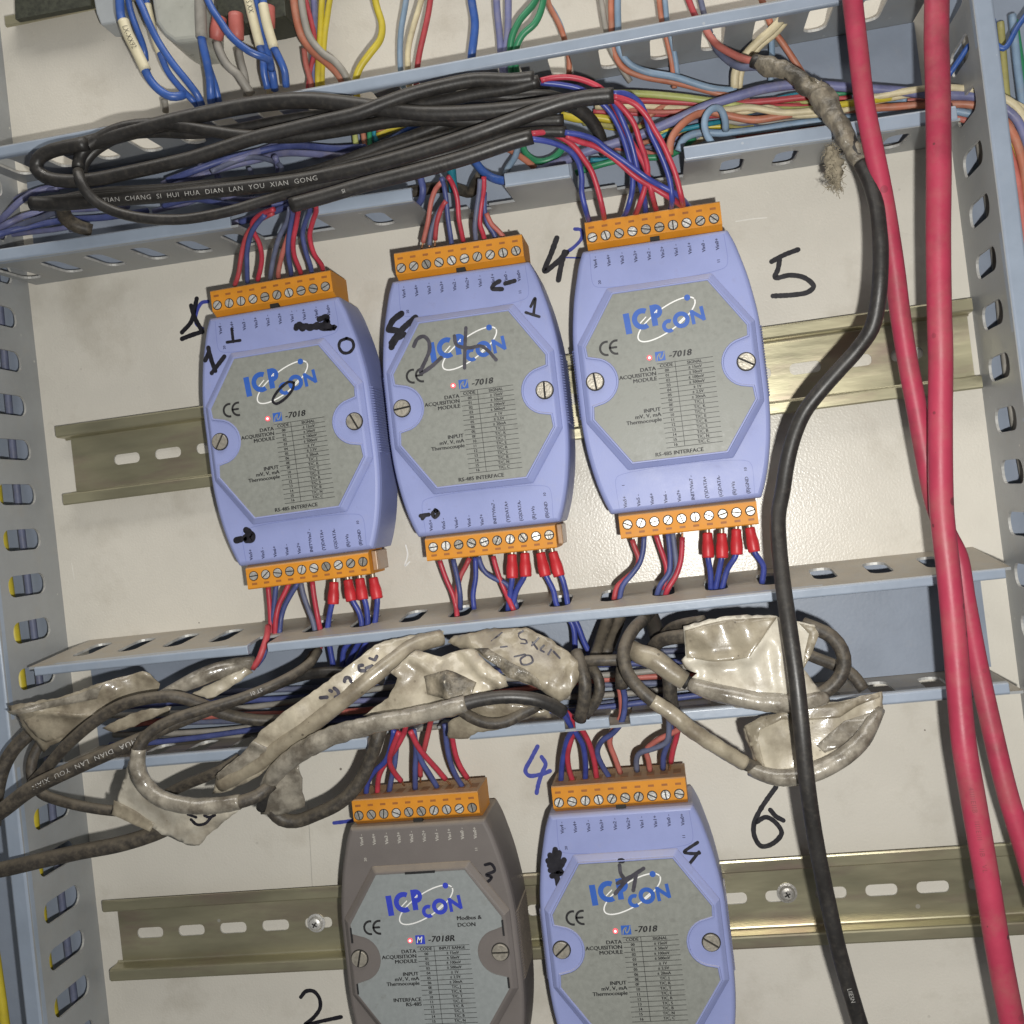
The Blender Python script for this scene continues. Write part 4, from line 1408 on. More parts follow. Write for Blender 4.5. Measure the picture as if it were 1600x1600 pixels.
term_wires("E", True, [
    (0, "blue", [(84, 1198), (92, 1090), (115, 980), (138, 925), (105, 862), (75, 815)], 50),
    (1, "red", [(146, 1195), (124, 1120), (118, 1050), (138, 970), (152, 925), (115, 860), (85, 820)], 46),
    (2, "blue", [(206, 1188), (207, 1090), (192, 1000), (150, 930), (110, 850), (80, 812)], 48),
    (3, "red", [(264, 1178), (252, 1090), (225, 995), (190, 930), (150, 880), (95, 825)], 44, 1.0),
    (4, "blue_d", [(328, 1168), (290, 1105), (266, 1040), (290, 985), (345, 945), (390, 885), (405, 780), (392, 705)], 44),
    (5, "pink", [(382, 1145), (355, 1070), (328, 990), (345, 930), (385, 860), (385, 770), (375, 710)], 40),
    (6, "slate", [(465, 1135), (462, 1080), (480, 1045), (560, 1018), (615, 985), (625, 900), (620, 840)], 38),
    (7, "pink", [(530, 1132), (522, 1080), (512, 1030), (560, 985), (640, 945), (695, 915)], 36),
    (8, "blue_d", [(595, 1125), (598, 1060), (618, 1000), (634, 930), (632, 860)], 36),
    (9, "red", [(634, 1092), (645, 1030), (664, 960), (668, 920), (640, 850)], 34, 4.5),
], 1.1, 24.5, 36, ke)

# ------------------------------------------------------------------ black cables coiled in front of the upper duct
BG = "black cables coiled over the upper duct"


def cable(label, m, pts, r, group=None, d0=50, d1=50, name="black_cable", cat="cable", seg=14, lump=0.018, step=2.2):
    P = run_on(ramp(pts, d0, d1))
    if isinstance(r, (list, tuple)) and len(P) > len(r):
        r = [r[0]] * (len(P) - len(r)) + list(r)
    o = tube(name, P, r, m, seg=seg, step=step, lump=lump, lumpf=0.06)
    return props(o, label, cat, group)


def core(parent, m, pts, d0, d1, r=1.05, label=None):
    o = tube("core_wire", px(ramp(pts, d0, d1)), r, m, parent, seg=10, step=1.5)
    if label:
        o["label"] = label
    return o


def cable_text(o, pts, d0, d1, r, s, frac, size, m="sheath_ink", flip=False, gap=1.0, tilt=0.0, space=1.0):
    """letters printed round a sheath, starting at fraction frac of its length"""
    P = px(ramp(pts, d0, d1))
    if flip:
        P = P[::-1]
    sp, _ = catmull(P, 0.8)
    L = [0.0]
    for a, b in zip(sp, sp[1:]):
        L.append(L[-1] + (b - a).length)
    v2, f2 = text2d(s, size, bold=-0.008, sx=gap, space=space)
    bm = bmesh.new()
    vs = [bm.verts.new((x, y, 0)) for x, y in v2]
    for q in f2:
        try:
            bm.faces.new([vs[i] for i in q])
        except ValueError:
            pass
    for k in range(1, 6):
        g = bm.verts[:] + bm.edges[:] + bm.faces[:]
        bmesh.ops.bisect_plane(bm, geom=g, plane_co=(0, size * 0.72 * k / 6, 0), plane_no=(0, 1, 0))
    bm.verts.ensure_lookup_table()
    s0 = frac * L[-1]
    V = []
    j = 0
    for p in bm.verts:
        ss = min(max(s0 + p.co.x, 0.01), L[-1] - 0.01)
        k = 0
        lo, hi = 0, len(L) - 1
        while hi - lo > 1:
            mid_ = (lo + hi) // 2
            if L[mid_] <= ss:
                lo = mid_
            else:
                hi = mid_
        q = (ss - L[lo]) / max(1e-6, L[hi] - L[lo])
        c = sp[lo].lerp(sp[hi], q)
        t = (sp[min(len(sp) - 1, hi + 2)] - sp[max(0, lo - 2)]).normalized()
        nv = (CAM - c).normalized()
        nv = (nv - t * nv.dot(t)).normalized()
        upv = nv.cross(t)
        a = tilt + (p.co.y - size * 0.36) / r
        V.append(tuple(c + (nv * math.cos(a) + upv * math.sin(a)) * (r * 1.04 + 0.07)))
    bm.verts.index_update()
    F = [tuple(x.index for x in f.verts) for f in bm.faces]
    bm.free()
    return mk("sheath_lettering", V, F, m, o)


kt = lambda ox, oy, pts: crop(pts, ox, oy, 1600 / 300)
# behind first
cable("black cable in the middle of the coil rising to the upper right", "black", [(60, 322), (150, 303), (260, 296), (370, 285), (455, 276), (500, 265), (537, 252), (594, 230), (650, 211), (706, 192), (800, 179), (850, 172)], 2.2, BG, 46, 50)
cable("black cable lying just above the lettered one in the coil", "black", [(56, 317), (140, 308), (250, 301), (400, 284), (480, 275), (519, 265), (594, 245), (669, 222), (753, 199), (800, 192), (880, 188)], 2.2, BG, 47, 51)
cable("black cable dropping from the coil behind the lower lip at the left", "black_dusty", [(96, 318), (99, 330), (104, 342), (120, 353), (144, 360)], [2.6, 2.8, 3.0, 2.9, 2.6], BG, 40, 26)
arc2 = [(122, 263), (124, 248), (132, 234), (150, 219), (187, 201), (234, 194), (281, 197), (330, 205), (380, 212), (456, 214), (500, 209), (556, 200), (612, 190), (680, 187), (744, 190), (800, 185), (850, 176)]
cable("black cable arching over the left end of the coil", "black", arc2, 2.3, BG, 58, 50)
cable("second black cable of the arch at the left end of the coil", "black", [(128, 270), (133, 254), (148, 236), (190, 213), (240, 207), (300, 209), (360, 203), (430, 190), (480, 182), (540, 178), (600, 182)], 2.0, BG, 55, 48)
c4 = [(100, 232), (130, 226), (175, 214), (220, 202), (280, 187), (325, 177), (400, 163), (475, 157), (545, 163), (600, 171), (650, 177), (700, 178), (760, 175), (820, 169), (870, 162), (900, 157)]
cable("thick black cable along the upper edge of the coil", "black", c4, 3.0, BG, 56, 52)
k = cable("black cable under the top strand of the coil, its stripped end turned down", "black", [(690, 157), (744, 149), (800, 152), (850, 150), (880, 158), (905, 172), (925, 190), (938, 214), (944, 240)], [2.2, 2.2, 2.2, 2.3, 2.7, 2.7, 2.5, 2.4, 2.2], BG, 50, 16)
# loop in front
loop = [(835, 122), (800, 126), (744, 125), (690, 135), (640, 148), (600, 162), (560, 177), (500, 191), (450, 203), (400, 215), (350, 231), (300, 247), (250, 259), (200, 270), (150, 280), (105, 283), (72, 277), (57, 264), (60, 249), (78, 237), (105, 230), (135, 225)]
lp = cable("black cable forming the front loop at the left of the coil", "black", loop, 2.6, BG, 54, 60)
c1 = [(842, 127), (800, 138), (744, 147), (690, 158), (640, 166), (590, 178)]
k1c = cable("black cable ending above the coil with a red and a blue core", "black", c1, 2.3, BG, 54, 50)
core(k1c, "red", [(845, 126), (862, 122), (891, 121), (919, 128), (941, 140), (955, 158), (970, 187), (985, 219), (999, 243), (1010, 266), (1018, 300), (1027, 335, 24.5)], 54, 42)
core(k1c, "blue", [(845, 129), (881, 133), (909, 140), (939, 160), (954, 176), (966, 197), (975, 219), (982, 243), (988, 267), (988, 296), (982, 322), (972, 344, 24.5)], 53, 36)
# lettered cable
c5 = [(50, 318), (80, 319), (112, 317), (169, 312), (250, 306), (325, 299), (400, 291), (475, 281), (530, 270), (575, 260), (631, 245), (687, 228), (744, 209), (797, 190), (844, 173), (900, 156), (959, 149)]
c5d = [(a, b, 52 + 8 * min(1, max(0, (i - 2) / 10))) for i, (a, b) in enumerate(c5)]
k5 = cable("black cable with white lettering along the coil and two cores at its right end", "black", c5d, 2.75, BG)
core(k5, "blue", [(958, 146), (975, 146), (992, 154), (1004, 168), (1016, 207), (1027, 230), (1039, 258), (1047, 284), (1050, 310), (1047, 330, 24.5)], 60, 40)
core(k5, "red", [(958, 151), (975, 155), (994, 164), (1012, 184), (1022, 202), (1034, 222), (1045, 246), (1054, 268), (1061, 292), (1065, 309), (1068, 326, 24.5)], 60, 42)
core(k5, "red", [(957, 153), (972, 168), (990, 192), (1000, 222), (1008, 245), (1012, 268), (1007, 296), (999, 320), (990, 342, 24.5)], 58, 36)
core(k5, "blue", [(956, 155), (968, 178), (985, 220), (995, 260), (1001, 290), (1007, 313), (1009, 338, 24.5)], 55, 34)
cable_text(k5, c5d, 0, 0, 2.75, "TIAN  CHANG  SI  HUI  HUA  DIAN  LAN  YOU  XIAN  GONG", 0.140, 2.35, gap=1.22, space=1.12)
c7 = [(122, 268), (126, 282), (133, 297), (150, 315), (178, 330), (225, 341), (281, 343), (320, 338), (362, 329), (419, 312), (475, 295), (550, 276), (600, 264), (650, 252), (725, 233), (790, 213), (850, 206), (884, 206)]
c7d = [(a, b, (64, 66, 66, 64, 62, 60, 58, 57, 56, 55, 55, 55, 55, 56, 56, 57, 57, 57)[i]) for i, (a, b) in enumerate(c7)]
k7 = cable("thin black cable hanging in a low curve under the white lettered one", "black", c7d, 2.0, BG)
core(k7, "blue", [(882, 207), (909, 211), (930, 219), (949, 234), (975, 252), (1012, 279), (1030, 289), (1056, 303), (1080, 326, 25)], 58, 40)
core(k7, "red", [(884, 212), (905, 221), (928, 228), (956, 245), (994, 277), (1022, 294), (1050, 311), (1072, 327, 25)], 57, 38)
c6 = [(455, 321), (500, 309), (575, 287), (650, 268), (725, 247), (800, 222), (832, 213)]
k6 = cable("short stout black cable at the bottom of the coil with cores at both ends", "black", c6, 2.7, BG, 62, 60)
core(k6, "red", [(830, 209), (855, 207), (877, 215), (896, 228), (911, 247), (924, 267), (934, 296), (941, 324), (945, 350, 24.5)], 60, 40)
core(k6, "blue", [(830, 217), (855, 221), (877, 228), (894, 239), (904, 254), (909, 277), (909, 301), (915, 327), (922, 352, 24.5)], 60, 40)
cable_text(k6, c6, 62, 60, 2.7, "SI", 0.22, 1.9)
cable_text(lp, loop, 54, 60, 2.6, "UX ", 0.86, 1.6, flip=False, tilt=-0.5)

# ------------------------------------------------------------------ cables at the right
bl = [(1176, 95, 38), (1206, 105, 40), (1244, 121, 44), (1268, 137, 47), (1284, 151, 50), (1300, 175, 54), (1319, 205, 58), (1334, 234, 60), (1347, 259, 62), (1360, 287, 64), (1369, 319, 66), (1374, 359, 68),
      (1376, 391, 68), (1375, 437, 68), (1372, 469, 67), (1362, 513, 65), (1338, 548, 62), (1311, 578, 60), (1281, 612, 58), (1257, 644, 57), (1241, 681, 57), (1230, 723, 57), (1223, 767, 58), (1216, 805, 60), (1217, 847, 64),
      (1223, 909, 70), (1234, 987, 76), (1245, 1066, 80), (1253, 1144, 82), (1259, 1206, 82), (1272, 1300, 80), (1294, 1412, 76), (1312, 1491, 74), (1337, 1578, 72), (1356, 1640, 72)]
blr = [2.4] * 5 + [2.5] * 7 + [2.65] * 23
bk = props(tube("black_cable", run_on(bl), blr + [2.65], "black", seg=16, step=2.2, lump=0.03, lumpf=0.05), "long black cable winding down in front of the panel right of the modules", "cable")
tp = [(1178, 94, 38), (1192, 101, 39), (1206, 105, 40), (1225, 112, 42), (1244, 121, 44), (1268, 138, 47), (1284, 152, 50), (1300, 176, 54), (1319, 206, 58), (1334, 236, 60), (1345, 255, 62)]
spw = tube("splice_wrap", px(tp), [2.2, 2.9, 3.3, 2.9, 3.0, 3.2, 4.1, 3.4, 3.3, 3.2, 2.7], "splice", bk, seg=22, step=0.7, lump=0.42, lumpf=0.24)
for fi, (a, b, c, r_) in enumerate((((1174, 104, 36), (1192, 108, 40), (1196, 112, 38), 0.8), ((1262, 118, 48), (1272, 126, 49), (1280, 138, 50), 1.1), ((1284, 124, 50), (1282, 136, 51), (1292, 150, 52), 1.2),
                                    ((1312, 196, 58), (1322, 204, 60), (1326, 216, 60), 0.9), ((1338, 226, 62), (1343, 238, 62), (1345, 250, 62), 0.8), ((1228, 104, 42), (1238, 114, 44), (1248, 124, 45), 0.8))):
    P_ = px([a, b, c])
    nn_ = Vector((random.uniform(-1, 1), random.uniform(-1, 1), 0.8)).normalized() * r_ * 2.4
    fv = [P_[0], P_[1] + nn_, P_[2], P_[1] - nn_ * 0.5, P_[1] + Vector((0, 0, 2.0))]
    fo = mk("tape_shred", [tuple(q) for q in fv], [(0, 1, 4), (1, 2, 4), (2, 3, 4), (3, 0, 4)], "splice", spw)
    fo.modifiers.new("thickness", "SOLIDIFY").thickness = 0.00025
spw["label"] = "dirty peeling tape round the spliced end"
core(bk, "pink", [(1100, 38, 20), (1108, 55, 26), (1122, 71, 30), (1150, 87, 33), (1178, 97, 37), (1195, 102, 39)], 38, 38, 1.4)
core(bk, "slate", [(1112, 58, 22), (1122, 79, 27), (1141, 97, 31), (1159, 105, 34), (1182, 104, 37), (1196, 106, 39)], 38, 38, 1.4)
cable_text(bk, bl, 0, 0, 2.65, "LIIESN", 0.940, 1.9, "sheath_ink")

rc1 = [(1463, -30), (1463, 0), (1464, 60), (1465, 125), (1466, 250), (1467, 375), (1468, 497), (1469, 557), (1470, 662), (1471, 790), (1475, 840), (1483, 894), (1493, 1010), (1500, 1110), (1508, 1170), (1518, 1235), (1537, 1350), (1559, 1475), (1581, 1597), (1590, 1650)]
rc1d = [(a + 0.9 * math.sin(i * 2.1), b, 72 + 3 * math.sin(i * 0.5)) for i, (a, b) in enumerate(rc1)]
rcb = props(tube("red_cable", run_on(rc1d), 3.85, "red_cable", seg=20, step=2.2, lump=0.035, lumpf=0.045), "thick red cable running straight down in front, the right one of two", "cable", "two red cables on the right")
rc2 = [(1329, -30), (1332, 0), (1341, 78), (1350, 156), (1362, 219), (1378, 297), (1391, 375), (1399, 430), (1405, 480), (1417, 557), (1432, 636), (1446, 715), (1462, 790), (1480, 835), (1497, 870), (1509, 940), (1528, 1040), (1550, 1140), (1572, 1232), (1592, 1300), (1630, 1430)]
rc2d = [(a, b, (66, 66, 66, 66, 65, 64, 63, 62, 61, 60, 59, 58, 58, 58, 58, 58, 58, 60, 62, 63, 64)[i]) for i, (a, b) in enumerate(rc2)]
rca = props(tube("red_cable", run_on(rc2d), 3.3, "red_cable", seg=20, step=2.2, lump=0.035, lumpf=0.045), "slimmer red cable slanting from the top, passing behind the straight one", "cable", "two red cables on the right")
cable_text(rcb, rc1d, 0, 0, 3.85, "4IIIIEIIB   IIIIEIII   IIB   VL", 0.745, 2.0, "red_ink", gap=1.1, space=1.15)

# ------------------------------------------------------------------ wires inside and above the upper duct
UG = "coloured wires dropping into the upper duct from above"
above = [
    ("salmon", 2.1, [(459, -20, 20), (461, 10, 20), (472, 56, 20), (490, 80, 20), (512, 98, 20), (530, 116, 19), (545, 150, 16)], "thick orange wire of a pair curving down into the upper duct"),
    ("grey", 1.7, [(470, -20, 22), (472, 10, 22), (483, 56, 22), (503, 82, 22), (525, 98, 22), (541, 120, 20), (552, 150, 16)], "dusty dark grey wire curving beside the thick orange one"),
    ("red_d", 1.2, [(474, -20, 16), (480, 10, 16), (489, 45, 15), (493, 75, 14), (486, 105, 14), (480, 150, 12)], "thin dusty red wire behind the orange and grey pair"),
    ("pink", 1.3, [(475, 76, 17), (478, 100, 16), (486, 130, 15), (490, 160, 12)], "pinkish red wire end below the orange pair"),
    ("violet", 1.5, [(488, -20, 14), (491, 10, 14), (491, 40, 14), (489, 80, 13), (490, 110, 13), (494, 150, 12)], "violet blue wire left of the two yellow ones"),
    ("yellow", 1.45, [(503, -20, 17), (502, 20, 17), (500, 60, 16), (498, 90, 16), (497, 128, 15), (500, 160, 12)], "bright yellow wire, the left one of a pair"),
    ("yellow", 1.35, [(517, -20, 17), (513, 15, 17), (508, 50, 16), (505, 85, 15), (503, 125, 14), (506, 160, 12)], "bright yellow wire, the right one of a pair"),
    ("yellow", 1.6, [(583, -20, 22), (588, 8, 22), (597, 40, 22), (594, 62, 22), (578, 84, 22), (563, 105, 21), (556, 125, 20), (560, 165, 14)], "lone yellow wire bent in an S above the duct"),
    ("ltblue", 1.35, [(636, -20, 18), (633, 10, 18), (627, 45, 18), (625, 75, 17), (626, 110, 17), (632, 150, 12)], "slate blue wire left of the cream wire"),
    ("cream", 1.35, [(662, -20, 22), (656, 8, 22), (645, 45, 22), (638, 75, 21), (637, 108, 20), (640, 140, 14)], "cream wire between the slate blue and the red one"),
    ("red_d", 1.35, [(673, -20, 20), (671, 10, 20), (663, 50, 20), (656, 80, 19), (652, 105, 18), (650, 140, 13)], "red wire right of the cream wire"),
    ("royal", 1.9, [(734, -20, 20), (738, 8, 20), (742, 35, 20), (740, 62, 19), (737, 86, 18), (735, 120, 13)], "single thick blue wire above the middle of the duct"),
    ("violet", 1.6, [(774, -20, 17), (777, 20, 17), (781, 60, 16), (783, 90, 15), (788, 130, 12)], "violet blue wire of a close pair, the left one"),
    ("violet", 1.6, [(793, -20, 17), (794, 20, 17), (793, 55, 16), (789, 95, 15), (794, 130, 12)], "violet blue wire of a close pair, the right one"),
    ("green", 1.5, [(842, -20, 22), (835, 4, 22), (812, 32, 22), (800, 58, 21), (797, 85, 19), (800, 120, 14)], "green wire leaning into the duct, the left one"),
    ("green", 1.5, [(850, -20, 24), (847, 10, 24), (836, 36, 24), (816, 55, 23), (806, 78, 21), (808, 120, 14)], "green wire leaning into the duct, the right one"),
    ("salmon", 1.3, [(852, -20, 18), (858, 8, 18), (872, 35, 18), (881, 58, 17), (889, 90, 13), (889, 118, 11)], "orange wire next to the green pair"),
    ("ltblue", 1.0, [(845, -10, 16), (862, 12, 16), (876, 38, 15), (883, 60, 14)], "thin pale blue wire beside the orange one"),
    ("grey", 1.3, [(937, -20, 22), (941, 10, 22), (947, 47, 21), (955, 78, 18), (970, 105, 14), (985, 128, 11)], "grey wire of the grey, orange and blue trio"),
    ("salmon", 1.4, [(955, -20, 22), (955, 10, 22), (956, 48, 21), (958, 76, 18), (972, 104, 16), (1000, 118, 15), (1056, 129, 15), (1122, 146, 15), (1170, 158, 14)], "orange wire of the trio, bending right inside the duct"),
    ("ltblue", 1.5, [(965, -20, 23), (965, 10, 23), (966, 48, 22), (968, 78, 20), (984, 100, 18), (1010, 112, 17), (1056, 121, 17), (1112, 138, 16), (1150, 142, 14)], "pale blue wire of the trio, bending right inside the duct"),
    ("salmon", 1.2, [(1028, -20, 20), (1031, 10, 20), (1034, 32, 19), (1042, 62, 16), (1050, 100, 13), (1054, 138, 11)], "orange wire of an orange and blue pair"),
    ("ltblue", 1.2, [(1037, -20, 20), (1040, 10, 20), (1042, 32, 19), (1049, 62, 17), (1055, 90, 14), (1059, 118, 12)], "pale blue wire of an orange and blue pair"),
    ("red_d", 1.4, [(1070, -20, 20), (1078, 5, 20), (1088, 28, 20), (1100, 45, 20)], "red wire feeding the spliced black cable"),
    ("slate", 1.3, [(1090, -20, 18), (1096, 5, 18), (1101, 25, 18), (1110, 52, 20)], "greyed blue wire feeding the spliced black cable"),
    ("salmon", 1.4, [(1185, -20, 20), (1196, 15, 19), (1209, 48, 17), (1222, 66, 16), (1238, 90, 14), (1252, 112, 12), (1262, 128, 10)], "orange wire slanting behind the splice"),
    ("ltblue", 1.3, [(1203, 40, 14), (1206, 70, 12), (1206, 100, 11), (1204, 128, 9)], "pale blue wire hanging behind the splice"),
    ("cream", 1.9, [(1222, 30, 24), (1205, 48, 23), (1187, 63, 22), (1170, 80, 20), (1156, 98, 18), (1149, 115, 16), (1148, 138, 14)], "dirty cream twisted wire pulled up through the duct wall"),
    ("cream", 1.4, [(1228, 34, 22), (1210, 54, 21), (1190, 70, 20), (1174, 90, 18), (1160, 108, 16), (1155, 138, 13)], "second strand of the dirty cream twisted wire"),
]
for m, r, p, lab in above:
    wire(lab, m, p, r * 0.9, UG, lump=0.03)

LG = "violet blue wires lying in the left half of the upper duct"
fan = "violet wire fanning out at the upper duct's left edge, %s of six from the top"
lab_in = [fan % ordinal(k) for k in (1, 2, 4, 0, 3, 5)] + [
    "violet blue wire rising through the gap of the black coil, uppermost of three", "violet blue wire rising through the gap of the black coil, middle of three", "violet blue wire rising through the gap of the black coil, lowest of three",
    "violet blue wire hooked over inside the gap of the black coil", "short violet blue wire upright at the left end of the coil's gap", "violet blue wire showing just below the lettered black cable, upper one",
    "violet blue wire showing just below the lettered black cable, lower one", "greyed upright wire below the coil's gap, left of three", "greyed upright wire below the coil's gap, middle of three", "greyed upright wire below the coil's gap, right of three",
    "violet blue wire near the notch above the left module, upper one", "violet blue wire near the notch above the left module, lower one", "violet blue wire under the middle of the coil, upper one", "violet blue wire under the middle of the coil, lower one"]
rr = random.Random(3)
left_in = [
    [(-8, 352), (12, 333), (35, 312), (66, 296), (110, 290), (160, 286)], [(-8, 360), (15, 348), (40, 337), (84, 329), (140, 326), (200, 322)],
    [(-8, 368), (20, 360), (75, 348), (110, 343), (160, 340), (230, 330)], [(-8, 345), (10, 326), (28, 309), (50, 300), (90, 296)],
    [(-8, 364), (30, 352), (60, 342), (92, 333), (106, 345), (112, 360)], [(-8, 372), (40, 364), (90, 358), (130, 350)],
    [(255, 287), (290, 274), (325, 262), (381, 246), (419, 231), (456, 222), (494, 230), (541, 238), (580, 236)],
    [(262, 282), (300, 268), (345, 252), (390, 240), (430, 231), (470, 228), (520, 232), (570, 230)],
    [(268, 292), (310, 276), (350, 262), (400, 250), (440, 240), (480, 240), (540, 245)],
    [(330, 268), (360, 255), (390, 246), (420, 250), (440, 262), (436, 280)], [(316, 240), (315, 252), (313, 268)],
    [(240, 330), (290, 318), (330, 305), (380, 312), (430, 308)], [(255, 322), (300, 312), (350, 318), (400, 322), (450, 316)],
    [(340, 275), (345, 290), (350, 310), (352, 330)], [(390, 262), (395, 285), (392, 310)], [(430, 245), (435, 262), (434, 285)],
    [(360, 352), (400, 338), (430, 325), (470, 318)], [(375, 347), (410, 338), (450, 322)],
    [(600, 230), (640, 226), (690, 214), (740, 202), (800, 195)], [(590, 240), (640, 236), (700, 225)],
]
for i, p in enumerate(left_in):
    m = ("violet", "violet", "blue_d", "violet", "slate")[i % 5]
    d0 = rr.uniform(8, 20)
    wire(lab_in[i], m, [(a, b, d0 + 6 * math.sin(j + i)) for j, (a, b) in enumerate(p)], rr.choice((1.1, 1.25, 1.4)), LG, lump=0.03)
mid_in = [
    ("royal", 1.4, [(560, 236, 16), (600, 225, 20), (630, 208, 22), (660, 192, 22), (684, 180, 20)], "bright blue wire slanting under the coil near the middle"),
    ("yellow", 1.2, [(590, 212, 16), (630, 196, 18), (656, 184, 18)], "yellow wire crossing under the coil"),
    ("salmon", 1.2, [(590, 205, 14), (620, 200, 16), (650, 195, 16)], "orange wire crossing under the coil"),
    ("lime", 1.2, [(550, 180, 12), (553, 200, 12), (556, 225, 12), (558, 250, 12)], "yellow-green wire standing up in the duct under the coil"),
    ("salmon", 1.2, [(562, 175, 11), (566, 200, 11), (570, 225, 11), (572, 245, 11)], "orange wire standing up in the duct under the coil"),
    ("teal", 1.2, [(582, 175, 10), (584, 200, 10), (588, 225, 10)], "teal wire standing up in the duct under the coil"),
    ("green", 1.1, [(575, 178, 13), (577, 205, 13), (578, 235, 13)], "green wire standing up in the duct under the coil"),
    ("teal", 1.9, [(703, 245, 12), (705, 262, 12), (707, 285, 14), (709, 300, 14)], "teal wire showing in the gap above the middle upper module"),
    ("royal", 1.7, [(730, 235, 20), (742, 252, 24), (757, 270, 30), (775, 280, 34), (800, 284, 36)], "blue wire bending into the short lip piece of the upper duct"),
    ("blue_d", 1.4, [(653, 262, 26), (657, 278, 26), (661, 296, 26), (659, 310, 24), (652, 322, 20)], "blue wire hanging at the notch above the middle upper module"),
    ("green", 1.4, [(815, 222, 12), (822, 240, 13), (840, 252, 14), (862, 248, 14), (876, 236, 13), (884, 222, 12)], "green wire curled in a loop under the coil ends"),
    ("ltblue", 1.3, [(810, 225, 14), (805, 245, 16), (795, 260, 18), (788, 275, 20)], "pale blue wire beside the green loop"),
    ("salmon", 1.3, [(770, 220, 10), (785, 230, 12), (800, 236, 13), (815, 246, 14), (835, 262, 14), (850, 290, 12)], "orange wire beside the green loop"),
    ("black_dusty", 2.3, [(640, 300, 8), (700, 292, 10), (735, 300, 14), (745, 284, 20), (752, 275, 26)], "dark cable lying in the duct behind the notch"),
]
for m, r, p, lab in mid_in:
    if m == "black_dusty":
        cable(lab, m, p, r, None)
    else:
        wire(lab, m, p, r, "coloured wires under the black coil", lump=0.03)
RG = "coloured wires running to the right inside the upper duct"
right_in = [
    ("lime", 1.6, [(940, 146, 20), (992, 146, 20), (1056, 151, 20), (1112, 158, 19), (1170, 168, 17), (1240, 172, 16), (1310, 168, 16)], "yellow-green wire running right along the duct"),
    ("red_d", 1.5, [(940, 158, 18), (1000, 157, 18), (1075, 160, 18), (1120, 163, 16), (1200, 158, 15), (1260, 152, 15), (1330, 154, 14)], "red wire running right along the duct"),
    ("cream", 1.6, [(930, 166, 13), (1000, 166, 13), (1060, 170, 14), (1131, 172, 18), (1169, 168, 20), (1225, 176, 20), (1291, 170, 20), (1350, 155, 20), (1420, 142, 22), (1482, 137, 22), (1530, 143, 22), (1572, 157, 24), (1610, 175, 24)], "dirty cream twisted wire running the length of the duct"),
    ("cream", 1.3, [(1120, 166, 17), (1160, 175, 18), (1200, 168, 19), (1240, 180, 19), (1300, 176, 19), (1370, 158, 19), (1440, 146, 20), (1510, 146, 20), (1570, 164, 22), (1610, 186, 22)], "second strand twisted round the dirty cream wire"),
    ("violet", 2.1, [(840, 268, 18), (880, 252, 20), (920, 236, 22), (960, 224, 22), (1000, 211, 22), (1056, 187, 24), (1103, 166, 25), (1150, 151, 25), (1197, 138, 24), (1250, 132, 23), (1320, 136, 22), (1400, 142, 21), (1470, 148, 21), (1530, 152, 21), (1580, 172, 22), (1612, 195, 22)], "thick violet blue wire rising to the right through the duct"),
    ("royal", 1.2, [(1482, 118, 18), (1500, 92, 20), (1518, 68, 22), (1545, 62, 23), (1568, 76, 24), (1590, 42, 24), (1610, 14, 24)], "blue wire passing through a slot of the right duct"),
    ("salmon", 1.7, [(1046, 242, 30), (1047, 226, 30), (1052, 211, 29), (1066, 194, 28), (1086, 180, 26), (1110, 172, 24)], "orange wire curling down over the lip"),
    ("salmon", 1.7, [(1100, 172, 19), (1135, 180, 19), (1178, 187, 19), (1234, 179, 19), (1300, 172, 18), (1380, 168, 18), (1460, 163, 19), (1530, 166, 20), (1575, 190, 22), (1610, 222, 22)], "orange wire sagging along the bottom of the duct"),
    ("ltblue", 1.6, [(1114, 226, 32), (1106, 214, 32), (1101, 198, 32), (1103, 182, 31), (1113, 170, 30), (1125, 170, 28), (1132, 184, 26), (1134, 204, 22)], "pale blue wire in a small upright loop"),
    ("ltblue", 1.7, [(1060, 236, 20), (1068, 218, 20), (1090, 208, 19), (1130, 208, 18), (1180, 203, 17), (1240, 194, 16), (1310, 186, 16), (1400, 176, 16), (1480, 172, 17), (1535, 182, 18)], "pale blue wire along the lower edge of the duct"),
    ("yellow", 1.3, [(935, 195, 11), (960, 200, 11), (1010, 206, 12), (1071, 202, 12), (1110, 198, 12), (1170, 196, 12)], "yellow wire low in the duct"),
    ("yellow", 1.8, [(878, 180, 12), (905, 186, 13), (935, 184, 13), (965, 190, 12)], "short bright yellow wire behind the coil ends"),
    ("pink", 1.4, [(960, 230, 14), (1000, 236, 14), (1030, 246, 16), (1044, 252, 18)], "faded red wire low in the duct"),
    ("slate", 1.5, [(985, 215, 10), (1030, 205, 10), (1090, 190, 10), (1160, 182, 10), (1250, 188, 10), (1340, 182, 10), (1440, 176, 10)], "greyed blue wire at the back of the duct"),
    ("green", 1.5, [(900, 270, 14), (935, 258, 16), (980, 248, 16), (1040, 244, 16), (1062, 234, 14), (1085, 215, 12)], "green wire behind the red and blue cores"),
    ("pink", 1.5, [(1150, 214, 12), (1220, 205, 12), (1300, 196, 12), (1390, 186, 12), (1470, 180, 13), (1540, 196, 16)], "tan orange wire along the lower lip"),
    ("grey", 1.5, [(1130, 190, 13), (1200, 192, 13), (1280, 186, 13), (1360, 178, 13), (1450, 168, 14), (1530, 172, 16), (1590, 215, 20)], "grey wire along the lower lip"),
    ("salmon", 1.3, [(985, 214, 11), (1000, 198, 13), (1014, 182, 14), (1034, 168, 14), (1060, 158, 13)], "orange wire crossing behind the cores"),
    ("yellow", 1.4, [(1300, 165, 22), (1340, 160, 21), (1400, 152, 19)], "short yellow wire behind the splice"),
    ("olive", 1.5, [(1450, 186, 10), (1520, 190, 12), (1550, 215, 16), (1585, 250, 18)], "dusty yellow wire turning down into the right duct"),
]
